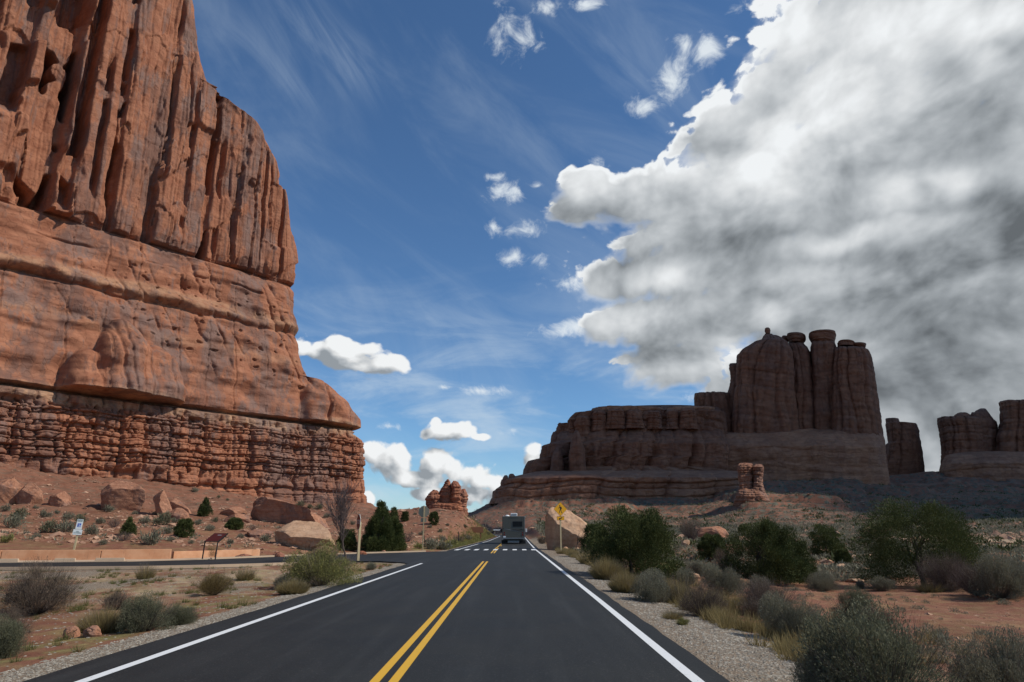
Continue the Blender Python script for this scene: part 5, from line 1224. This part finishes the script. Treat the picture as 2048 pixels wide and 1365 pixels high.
def juniper(label, seed, R, H, n, lsz, cone=False, mat=None, base=.0, group=None, name='juniper_tree'):
    """real-sized juniper: trunk, limbs and a crown of thousands of sprays grouped in clumps"""
    global RNG
    RNG = np.random.default_rng(seed)
    root = empty(name, label=label, cat='juniper' if not cone else 'juniper', group=group)
    limb_tree('trunk', H, .75 if not cone else .25, 2, seed, (.035 if not cone else .02)*H, M_BARK, root, n=7)
    nl = 110 if not cone else 54
    if cone:
        tz = RNG.uniform(.03, 1.0, nl); a = RNG.uniform(0, 2*np.pi, nl); q = RNG.uniform(.2, 1, nl)**.5*R*(1-tz)**.75*.80
        C_ = np.stack([np.cos(a)*q, np.sin(a)*q, H*tz*.92], -1); rad = R*(.16+.30*(1-tz))
    else:
        a = RNG.uniform(0, 2*np.pi, nl); tz = RNG.uniform(.02, .93, nl); q = RNG.uniform(.1, 1, nl)**.5*R*np.sqrt(np.clip(1-((tz-.30)/.72)**2, 0.05, 1))*.84
        C_ = np.stack([np.cos(a)*q, np.sin(a)*q, H*tz*.90], -1); rad = R*RNG.uniform(.13, .26, nl)
    wgt = rad**2/np.sum(rad**2); k_ = RNG.choice(nl, n, p=wgt)
    dd = rdir(n, .25); q = RNG.uniform(0, 1, n)**.40
    b = C_[k_]+dd*np.stack([rad[k_], rad[k_], rad[k_]*(1.0 if not cone else 1.5)], -1)*q[:, None]
    b = b+.10*R*np.stack([pn(b[:, 0]*3/R, b[:, 2]*3/R+9, 3), pn(b[:, 1]*3/R, b[:, 0]*3/R, 4), pn(b[:, 2]*3/R, b[:, 1]*3/R, 5)], -1)
    keep = (b[:, 2] > .02*H) & (pn(b[:, 0]*2.6/R+seed, (b[:, 1]+b[:, 2]*1.3)*2.6/R, seed) > -.45)
    b = b[keep]; dd = dd[keep]; n2 = len(b)
    d = unit(dd*.8+unit(b-np.array([0, 0, .15*H]))*.5+np.array([0, 0, .5])+RNG.normal(size=(n2, 3))*.35)
    V, F = sprays(b, d, lsz*RNG.uniform(.6, 1.6, n2), lsz*.42)
    mesh_np('crown', V, F, mat or L_JUN, root, smooth=False)
    return root
def put(o, u, v, label=None, group=None, w=None, h=None, rz=None, unitw=1.0, unith=1.0, Y=None, cat=None):
    """stand a plant with its foot on the ground seen at (u, v), w x h pixels large there"""
    q = hit(u, v) if Y is None else None
    if q is None:
        x_ = P(u, v, Y).x; q = Vector((x_, Y, ground_z(x_, Y)))
    k_ = (q.y*_cp+(q.z-EYE)*_sp)/F_PX
    o.location = (q.x, q.y, q.z-.02)
    if w: sx = w*k_/unitw; sz = (h or w)*k_/unith; o.scale = (sx, sx, sz)
    o.rotation_euler = (0, 0, rz if rz is not None else (u*7.3+v*1.7) % 6.28)
    tag(o, label, cat, group); return o
# big junipers: (label, u, v_foot, w px, v_top, n, cone, seed, mat)
for (lab, u, v, w, vt, n, cone, sd, mt) in (
    ('largest spreading dark green juniper right beside the road behind the gravel shoulder', 1268, 1162, 214, 1012, 26000, False, 11, L_JUNY),
    ('broad juniper in the middle of the right side with a dense dark left half', 1532, 1166, 170, 1040, 24000, False, 12, L_JUN),
    ('wide olive juniper at the right with a pointed top, behind the red bare patch', 1850, 1172, 268, 1005, 30000, False, 13, L_JUNY),
    ('low juniper filling the right flank of the broad middle one', 1590, 1160, 90, 1075, 9000, False, 14, L_JUN),
    ('small round juniper below the cracked tan boulder', 1426, 1120, 64, 1068, 7000, False, 15, L_JUNY),
    ('smaller olive juniper behind the dense middle juniper', 1655, 1112, 70, 1048, 6000, False, 16, L_JUNY),
    ('little rounded juniper among the pale rocks', 1687, 1132, 36, 1098, 3500, False, 17, L_JUNY),
    ('small juniper at the right edge of the big pale boulder', 1190, 1112, 66, 1046, 6000, False, 18, L_JUN),
    ('tall pointed dark juniper of the conical pair left of the junction', 757, 1105, 74, 1001, 22000, True, 19, L_JUNY),
    ('shorter right-hand juniper of the conical pair', 785, 1103, 58, 1016, 15000, True, 20, L_JUNY),
    ('low dark juniper hiding behind the bare tree', 692, 1100, 44, 1058, 6000, False, 21, L_JUN),
    ('small dark juniper on the red slope under the biggest boulder', 256, 1070, 32, 1036, 3500, True, 22, L_JUNY),
    ('small round dark juniper on the red slope above the information panel', 366, 1075, 40, 1036, 4000, False, 23, L_JUNY),
    ('sparse upright juniper high on the slope beside the leaning slab', 409, 1033, 30, 994, 3000, True, 24, L_JUN),
    ('low juniper in front of the dark wedge rock', 468, 1060, 36, 1036, 3000, False, 25, L_JUNY),
    ('tiny juniper beside the tan-backed sign on the hill', 810, 1042, 17, 1022, 1500, False, 26, L_JUN),
    ('small leaning tree with a flat crown on the hill under the spire', 867, 1050, 22, 1022, 1500, False, 27, L_JUN)):
    q = hit(u, v); k_ = q.y*_cp/F_PX; H = (v-vt)*k_; R = w*k_/2
    o = juniper(lab, sd, R, H, int(n*2.5), max(.035, min(.13, 1.9*k_+.028)), cone, mt)
    o.location = (q.x, q.y, q.z-.03)

RNG = np.random.default_rng(99)
# near bush prototypes (unit: 1 m wide, 0.5 high; scaled on placing)
PR = {}
def proto(kind, tier):
    if (kind, tier) in PR: return copy_tree(PR[(kind, tier)])
    n, ls, ns_ = {'near': (52000, .0165, 420), 'mid': (9000, .038, 150), 'far': (700, .11, 30)}[tier]
    if kind == 'straw': n = int(n*.14)
    nm = {'sage': 'sage_shrub', 'green': 'green_shrub', 'brown': 'brown_shrub', 'straw': 'grass_tuft', 'gold': 'golden_shrub', 'yellow': 'rabbitbrush', 'bare': 'bare_shrub'}[kind]
    o = bush(nm, kind, n if kind != 'bare' else n//2, ls, .5, .5, ns_ if kind != 'bare' else ns_*2); PR[(kind, tier)] = o; return o
NEAR = [  # label, kind, u, v, w, h
    ('big purplish brown twiggy bush at the left in front of the side road', 'brown', 75, 1228, 160, 105),
    ('dark bush cut by the left edge, nearest the camera on that side', 'green', -8, 1318, 100, 80),
    ('brown twiggy bush rising behind the dark edge bush at the left', 'brown', 12, 1285, 90, 70),
    ('small dark brown bush between the big brown bush and the golden one', 'brown', 230, 1220, 66, 42),
    ('round golden-brown bush alone on the gravelly island', 'gold', 426, 1190, 92, 52),
    ('dense dark green bush near the pair of roadside rocks', 'green', 292, 1262, 112, 70),
    ('pale straw-coloured grass clump left of the dense dark green bush', 'straw', 205, 1266, 110, 52),
    ('low olive bush trailing right of the dense dark green bush', 'green', 360, 1248, 95, 38),
    ('tall yellow-tipped rabbitbrush at the road verge left of the bare tree', 'yellow', 640, 1172, 140, 86),
    ('low straw grass clump at the foot of the tall rabbitbrush', 'straw', 585, 1188, 75, 32),
    ('small grey bush in front of the tall rabbitbrush', 'sage', 565, 1178, 50, 26),
    ('dry grass clump behind the golden-brown bush', 'straw', 490, 1160, 50, 30),
    ('thin dry grass clump near the side road, left of the small green weed', 'straw', 290, 1158, 50, 34),
    ('small grey-green bush on the tip of the gravel island', 'sage', 742, 1140, 30, 15),
    ('small yellow grass clump growing under the information panel', 'gold', 421, 1117, 26, 22),
    ('grass clump at the foot of the bare tree', 'straw', 690, 1130, 30, 18),
    ('dry yellow grass clump on the shoulder just past the pedestrian sign', 'straw', 1178, 1128, 60, 34),
    ('second straw grass clump along the right shoulder, wider', 'straw', 1215, 1160, 80, 46),
    ('third straw grass clump along the right shoulder, beside the grey bush', 'straw', 1250, 1185, 74, 44),
    ('grey bush on the right verge below the largest juniper', 'sage', 1312, 1204, 105, 62),
    ('tall wispy grass clump between the two grey verge bushes', 'straw', 1362, 1208, 60, 64),
    ('big grey-brown bush on the right verge leaning over the gravel', 'brown', 1404, 1234, 110, 70),
    ('low straw clump in front of the big grey-brown bush', 'straw', 1345, 1238, 56, 24),
    ('tiny bright yellow grass clump at the gravel edge', 'yellow', 1366, 1250, 30, 16),
    ('grey shrub behind the big grey-brown bush', 'sage', 1448, 1190, 86, 60),
    ('tan twiggy shrub in the middle of the right foreground', 'bare', 1540, 1235, 120, 80),
    ('round grey-green shrub with pale stems in the right foreground', 'sage', 1590, 1282, 125, 92),
    ('small brown shrub left of the round grey-green shrub', 'brown', 1515, 1240, 60, 48),
    ('upright grey-green shrub on the red bare patch', 'green', 1706, 1250, 86, 72),
    ('wispy grey shrub right of the upright one on the red patch', 'bare', 1760, 1262, 76, 52),
    ('huge grey-green bush in the bottom right foreground', 'green', 1770, 1420, 330, 190),
    ('pale grey bush at the bottom right corner', 'sage', 2010, 1420, 190, 150),
    ('grey bush filling the gap left of the huge foreground bush', 'sage', 1650, 1400, 120, 95),
    ('low grey bush under the broad middle juniper', 'sage', 1520, 1186, 56, 32),
    ('grey bush right of the broad middle juniper at the edge of the red patch', 'sage', 1650, 1182, 74, 38),
    ('little grey bush at the far edge of the red patch, leftmost of two', 'sage', 1722, 1178, 26, 16),
    ('wider grey bush at the far edge of the red patch, right of the little one', 'sage', 1766, 1182, 56, 26),
    ('brown-grey brush mass below the wide olive juniper', 'bare', 1900, 1182, 120, 76),
    ('dark grey bush at the right edge beyond the red patch', 'sage', 2005, 1196, 130, 84),
    ('bare grey shrub between the dark edge bush and the wide juniper', 'bare', 1955, 1192, 90, 64),
    ('pale straw clump at the foot of the brown-grey brush mass', 'straw', 1860, 1184, 70, 26),
    ('grey bush below the cracked boulder', 'sage', 1395, 1155, 50, 32),
    ('brown brush left of the broad middle juniper', 'bare', 1450, 1145, 44, 50),
    ('dark grey brush under the right end of the largest juniper', 'sage', 1372, 1172, 60, 34),
    ('low grey brush under the left end of the largest juniper', 'bare', 1235, 1148, 60, 40),
    ('leafless grey shrub left of the cracked tan boulder', 'bare', 1382, 1082, 46, 46),
    ('straw clump beneath the sign post by the big pale boulder', 'straw', 1122, 1108, 26, 12),
    ('leafy weed in front of the big pale boulder near the thin marker post', 'yellow', 1104, 1094, 20, 20),
    ('small straggly bush on the shoulder before the big pale boulder', 'brown', 1084, 1088, 24, 16)]
for (lab, kd, u, v, w, h) in NEAR:
    q = hit(u, v)
    tier = 'near' if w/F_PX*1365 > 70 else 'mid'
    o = put(proto(kd, tier), u, v, lab, None, w*1.13, h*1.15, unitw=1.0, unith=.55, cat='grass clump' if kd == 'straw' else 'shrub')
# hillside shrubs, each its own
SL = [(71,1018,14,'sage'),(115,1028,16,'sage'),(90,1036,30,'sage'),(37,1040,40,'green'),(22,1056,52,'sage'),(98,1066,42,'green'),(130,1066,46,'sage'),(137,1040,30,'sage'),(160,1046,30,'green'),(182,1070,34,'sage'),(73,1078,22,'sage'),
      (200,1048,24,'sage'),(227,1056,38,'bare'),(289,1048,28,'sage'),(325,1052,46,'green'),(334,1068,30,'sage'),(298,1090,56,'sage'),(342,1083,18,'sage'),(381,1088,16,'sage'),(247,1082,36,'bare'),(391,984,18,'sage'),(437,997,10,'green'),
      (455,1002,9,'green'),(481,1077,18,'sage'),(220,1024,26,'sage'),(529,1084,30,'sage'),(600,1016,24,'green'),(620,1018,16,'green'),(638,1020,20,'green'),(654,1036,18,'sage'),(886,1082,20,'sage'),(813,1084,38,'bare'),(803,1097,30,'yellow'),
      (864,1099,44,'sage'),(888,1100,36,'sage'),(838,1098,24,'yellow'),(917,1086,30,'bare'),(935,1082,24,'sage'),(905,1094,30,'yellow'),(860,1056,12,'sage'),(880,1066,14,'green'),(842,1070,14,'sage'),(895,1052,10,'sage'),(930,1056,12,'green'),(948,1066,16,'green'),
      (10,1022,24,'sage'),(50,1062,20,'straw'),(170,1030,16,'straw'),(270,1030,16,'sage'),(310,1030,14,'sage'),(350,1046,20,'sage'),(395,1050,22,'sage'),(420,1062,24,'sage'),(440,1078,18,'straw'),(460,1088,18,'sage'),(500,1088,18,'straw'),(545,1070,12,'sage'),
      (430,1045,18,'green'),(505,1060,20,'bare'),(15,1085,34,'yellow'),(120,1090,18,'straw'),(205,1090,22,'sage'),(265,1090,16,'straw'),(680,1040,16,'sage'),(690,1024,12,'green'),(706,1050,16,'sage'),(830,1030,10,'sage'),(870,1036,10,'sage'),(975,1072,14,'green'),(962,1062,12,'green'),(985,1066,12,'sage'),(790,1030,10,'sage')]
TXT = {'sage': 'grey-green shrub', 'green': 'dark green shrub', 'bare': 'leafless grey shrub', 'straw': 'straw-coloured grass clump', 'yellow': 'yellowish bush'}
LM_L = [('the accessible parking sign', 152, 1050), ('the egg-shaped boulder', 118, 997), ('the huge edge boulder', 25, 980), ('the biggest blocky boulder', 240, 990), ('the upright rock slab', 325, 1008), ('the information panel', 425, 1082),
        ('the round slope juniper', 366, 1057), ('the slope juniper under the boulders', 256, 1053), ('the high upright juniper', 409, 1015), ('the long dark slab', 580, 1018), ('the flat-topped boulder', 468, 1025), ('the conical junipers', 765, 1055),
        ('the tan-backed sign', 845, 1040), ('the rock spire', 895, 1000), ('the brown board sign', 953, 1061), ('the dark marker post', 917, 1078), ('the low wall', 30, 1108), ('the pale flat-faced boulder', 605, 1075), ('the leafless young tree', 693, 1050), ('the low wall end', 500, 1105), ('the crest shrub', 810, 1034)]
for (u, v, w, kd) in SL:
    put(proto(kd, 'far'), u, v, near_label(TXT[kd], u, v-w*.25, LM_L), {'sage': 'grey-green shrubs on the red slope', 'green': 'dark green shrubs on the red slope', 'bare': 'leafless shrubs on the red slope', 'straw': 'grass clumps on the red slope', 'yellow': 'yellowish bushes at the foot of the slope'}[kd],
        w, w*.62, unitw=1.0, unith=.55, cat='grass clump' if kd == 'straw' else 'shrub')
# bare trees
root = empty('bare_tree', tuple(Vector((*G(693, 1123), -.05))), label='leafless young tree with many upright grey branches at the tip of the island', cat='tree')
def bare(root, H, seed, r0, spread=.42, nb=(3, 5), depth=4, mat=M_BARE, lean=0.0):
    rnd = random.Random(seed); tr = MB(); tw = MB()
    def grow(p, d, L, r, lev):
        pts = [p]; q = p; dd = d
        for _ in range(3):
            dd = (dd+Vector((rnd.gauss(0, .10), rnd.gauss(0, .10), rnd.gauss(.05, .05)))).normalized(); q = q+dd*L/3; pts.append(q)
        (tr if lev < 2 else tw).tube(pts, [r, r*.85, r*.7, r*.5], 6 if lev < 2 else 3, caps=False)
        if lev >= depth: return
        for k_ in range(rnd.randint(*nb)):
            a = rnd.uniform(0, 2*math.pi); t = rnd.uniform(.1, 1.0)
            s = pts[0]+(pts[3]-pts[0])*t if k_ else pts[3]
            if lev == 0 and k_: s = pts[1]+(pts[3]-pts[1])*t
            nd = (dd+Vector((math.cos(a), math.sin(a), 0))*spread*rnd.uniform(.5, 1.2)+Vector((0, 0, .15))).normalized()
            grow(s, nd, L*rnd.uniform(.68, .92), max(r*.55, .0075), lev+1)
    grow(Vector((0, 0, -.1)), Vector((lean, 0, 1)).normalized(), H*.30, r0, 0)
    tr.build('trunk', M_BARK, root, smooth=True); tw.build('twigs', mat, root, smooth=True)
bare(root, 4.0, 5, .065, .50, (3, 5), 5)
root = empty('dead_shrub', tuple(P(1150, 1098, 53)), label='dead dark branching shrub standing against the big pale boulder', cat='dead shrub')
root.location.z = ground_z(root.location.x, root.location.y)
bare(root, 2.3, 9, .05, .9, (2, 3), 3, M_DTWIG, lean=.25)
# ---- ground cover, gravel, rubble: beyond counting
def scatter_clumps(name, X, Y_, S, per, mat, lab, asp=.7, blade=False, wf=.30, lf=.28):
    n = len(X); Z = terrain(X, Y_)
    k_ = np.repeat(np.arange(n), per); m = len(k_)
    d = rdir(m, .35); d[:, 2] = np.abs(d[:, 2]); q = RNG.uniform(0, 1, m)**.5
    if blade:
        a = RNG.uniform(0, 2*np.pi, m); b = np.stack([X[k_]+np.cos(a)*q*S[k_]*.3, Y_[k_]+np.sin(a)*q*S[k_]*.3, Z[k_]-.01], -1)
        dd = unit(np.stack([np.cos(a)*.5*q, np.sin(a)*.5*q, np.ones(m)], -1)+RNG.normal(size=(m, 3))*.3)
        V, F = blades(b, dd, S[k_]*asp*RNG.uniform(.5, 1.2, m), S[k_]*wf*.15)
    else:
        b = np.stack([X[k_]+d[:, 0]*q*S[k_]*.42, Y_[k_]+d[:, 1]*q*S[k_]*.42, Z[k_]+d[:, 2]*q*S[k_]*.42*asp], -1)
        V, F = sprays(b, unit(d+np.array([0, 0, .4])+RNG.normal(size=(m, 3))*.4), S[k_]*lf*RNG.uniform(.6, 1.4, m), S[k_]*wf*.35)
    o = mesh_np(name, V, F, mat, smooth=False); return tag(o, lab, 'ground cover', kind='stuff')
def plain_pts(n, y0, y1, x0f, x1f, thr=-.05, sc=14, seed=3):
    Y_ = y0*(y1/y0)**RNG.uniform(0, 1, n); X = Y_*RNG.uniform(x0f, x1f, n)
    ex, lot = masks(X, Y_)
    keep = (ex > 2.5) & (lot > 1.5) & (fbm(X/sc, Y_/sc, 3, seed) > thr)
    return X[keep], Y_[keep]
X, Y_ = plain_pts(37000, 45, 420, .03, 1.3, -.26)
keep = ~((np.abs(X-_du.x) < .14*_du.y) & (np.abs(Y_-_du.y) < .25*_du.y) & (RNG.uniform(0, 1, len(X)) < .8)); X, Y_ = X[keep], Y_[keep]
scatter_clumps('sagebrush_plain', X, Y_, RNG.uniform(.5, 1.5, len(X))*np.clip(Y_/120, .7, 1.5), 16, L_SAGE, 'grey-green low brush covering the plain right of the road')
X, Y_ = plain_pts(4600, 60, 420, .03, 1.3, .0, 9, 13)
scatter_clumps('dark_brush', X, Y_, RNG.uniform(.8, 2.4, len(X))*np.clip(Y_/150, .7, 1.4), 22, L_JUN, 'scattered dark juniper scrub on the plain and slopes below the buttes')
X, Y_ = plain_pts(1800, 120, 460, -.12, .06, -.1, 12, 17)
scatter_clumps('sagebrush_slope', X, Y_, RNG.uniform(.8, 2.0, len(X)), 14, L_SAGE, 'low brush on the talus slope under the mesa')
X, Y_ = plain_pts(1300, 45, 170, -.85, -.06, .0, 6, 23)
scatter_clumps('slope_scrub', X, Y_, RNG.uniform(.25, .8, len(X)), 16, L_SAGE, 'tiny scrub sprinkled over the red slope')
X, Y_ = plain_pts(1500, 8, 45, .15, 1.4, .05, 4, 29)
scatter_clumps('low_scrub', X, Y_, RNG.uniform(.15, .5, len(X)), 160, L_SAGE, 'low grey scrub sprinkled over the right foreground', .7, False, .09, .12)
# verge grass
Yv = RNG.uniform(9, 75, 5200)**1.0; side = EDGE_R(Yv)+1.25+RNG.gamma(2.0, .55, len(Yv)); kk = fbm(side/1.1, Yv/2.2, 3, 41) > -.05
X, Y_ = side[kk], Yv[kk]
scatter_clumps('verge_grass', X, Y_, RNG.uniform(.12, .42, len(X)), 46, L_STRAW, 'dry straw-coloured grass along the right shoulder', .9, True, .22)
Yv = RNG.uniform(58, 170, 3600); side = EDGE_L(Yv)-.4-RNG.gamma(1.6, .45, len(Yv)); X, Y_ = side, Yv
scatter_clumps('verge_grass', X, Y_, RNG.uniform(.2, .55, len(X)), 30, L_YEL, 'yellowish grass along the left shoulder beyond the crossing', .8, True, .25)
Yv = RNG.uniform(5, 34, 5200); X = RNG.uniform(-24, -5, len(Yv)); ex, lot = masks(X, Yv); kk = (ex > .6) & (lot > .4) & (fbm(X/1.6, Yv/1.6, 3, 43) > .16)
scatter_clumps('island_grass', X[kk], Yv[kk], RNG.uniform(.06, .24, kk.sum()), 44, leafmat('green_weeds', (.060, .075, .018), (.20, .19, .07), .3), 'patchy green and straw weeds on the strip left of the road', .8, True, .28)
# pebbles
def stones(name, X, Y_, S, mat, lab, flat=.55):
    n = len(X); Z = terrain(X, Y_)
    oc = np.array([[1, 0, 0], [0, 1, 0], [-1, 0, 0], [0, -1, 0], [0, 0, 1], [.7, .7, .55], [-.7, .7, .5], [-.7, -.7, .55], [.7, -.7, .5]], float)
    Fo = np.array([[0, 1, 5], [5, 1, 4], [0, 5, 4], [1, 2, 6], [1, 6, 4], [6, 2, 4], [2, 3, 7], [2, 7, 4], [7, 3, 4], [3, 0, 8], [3, 8, 4], [8, 0, 4]])
    V = oc[None]*RNG.uniform(.6, 1.25, (n, 9, 3))*np.array([1, 1, flat])
    a = RNG.uniform(0, 2*np.pi, n); c_, s_ = np.cos(a)[:, None], np.sin(a)[:, None]; st = RNG.uniform(.6, 1.3, n)[:, None]
    x_ = (V[..., 0]*c_-V[..., 1]*s_)*st; y_ = V[..., 0]*s_+V[..., 1]*c_
    V = np.stack([x_*S[:, None]+X[:, None], y_*S[:, None]+Y_[:, None], V[..., 2]*S[:, None]+Z[:, None]-.12*S[:, None]], -1).reshape(-1, 3)
    F = (Fo[None]+(np.arange(n)*9)[:, None, None]).reshape(-1, 3)
    return tag(mesh_np(name, V, F, mat, smooth=False), lab, 'stones', kind='stuff')
M_PEB = leafmat('grey_tan_pebbles', (.13, .11, .085), (.48, .43, .35), 0.02, .9)
M_RUB2 = leafmat('red_rubble', (.20, .09, .055), (.48, .30, .20), 0.02, .95)
Yv = 4.5+RNG.uniform(0, 1, 26000)**1.8*40; X = EDGE_R(Yv)+.10+RNG.uniform(0, 1, len(Yv))**.8*1.75
stones('shoulder_gravel', X, Yv, RNG.uniform(.008, .030, len(X)), M_PEB, 'grey and tan gravel on the right shoulder')
Yv = 4.5+RNG.uniform(0, 1, 9000)**1.5*32; X = EDGE_L(Yv)-.05-RNG.uniform(0, 1, len(Yv))*.75
stones('shoulder_gravel', X, Yv, RNG.uniform(.008, .026, len(X)), M_PEB, 'narrow strip of gravel along the left road edge')
Yv = RNG.uniform(8, 34, 9000); X = RNG.uniform(-26, -6, len(Yv)); ex, lot = masks(X, Yv); kk = (ex > .5) & (lot > .3)
stones('island_gravel', X[kk], Yv[kk], RNG.uniform(.01, .035, kk.sum()), M_PEB, 'fine pale gravel strewn over the island left of the road')
X, Y_ = plain_pts(5200, 44, 175, -.85, -.04, -.3, 5, 47)
stones('slope_rubble', X, Y_, RNG.gamma(1.4, .09, len(X))+.05, M_RUB2, 'red and tan rubble on the slope below the cliff')
X, Y_ = plain_pts(4200, 90, 440, -.12, 1.3, -.05, 16, 49)
stones('talus_rubble', X, Y_, RNG.gamma(1.6, .25, len(X))+.12, M_RUB2, 'pale stones scattered on the slopes below the buttes')
X, Y_ = plain_pts(7500, 6, 45, .15, 1.4, -.2, 4, 53)
stones('ground_stones', X, Y_, RNG.gamma(1.3, .014, len(X))+.01, M_RUB2, 'small reddish stones on the bare ground at the right')

# ------------------------------------------------------------------ unseen cloud added off to the right, lobes placed to shade the far buttes
m, T = material('shade_cloud_white'); finish(T, (.85, .86, .88), 1.0, spec=0.0)
H_C = 2000.0; ox, oy = SUN.x/SUN.z*H_C, SUN.y/SUN.z*H_C
lob = []
rnd = random.Random(3)
for (x_, y_, r_) in [(x, y, 56) for x in range(-110, 640, 62) for y in (430, 490)]+[(x, y, 80) for x in range(-90, 640, 85) for y in (570, 660)]+[(x, y, 50) for x in range(180, 640, 88) for y in (225, 290, 350)]+[(x, y, 36) for x in range(62, 230, 62) for y in (378,)]+[(150, 345, 30)]:
    lob.append((x_+ox, y_+oy, r_))
V = []; F = []
nth, nph = 40, 22
for (cx_, cy_, r_) in lob:
    th = np.linspace(0, 2*np.pi, nth, endpoint=False); ph = np.linspace(-.35, np.pi/2, nph)
    T_, P_ = np.meshgrid(th, ph); d_ = np.stack([np.cos(P_)*np.cos(T_), np.cos(P_)*np.sin(T_), np.sin(P_)], -1)
    rr_ = r_*(1+.22*fbm(d_[..., 0]*2+cx_, d_[..., 1]*2+d_[..., 2]*3+cy_, 4, 5))
    v_ = d_*rr_[..., None]*np.array([1, 1, .8])+np.array([cx_, cy_, H_C]); b_ = sum(len(q) for q in V)
    F.append(grid_faces(nph, nth, closed=True)+b_); V.append(v_.reshape(-1, 3))
o = mesh_np('cloud', np.concatenate(V), np.concatenate(F), m); tag(o, kind='structure')  # added shade caster for buttes and talus, outside the view
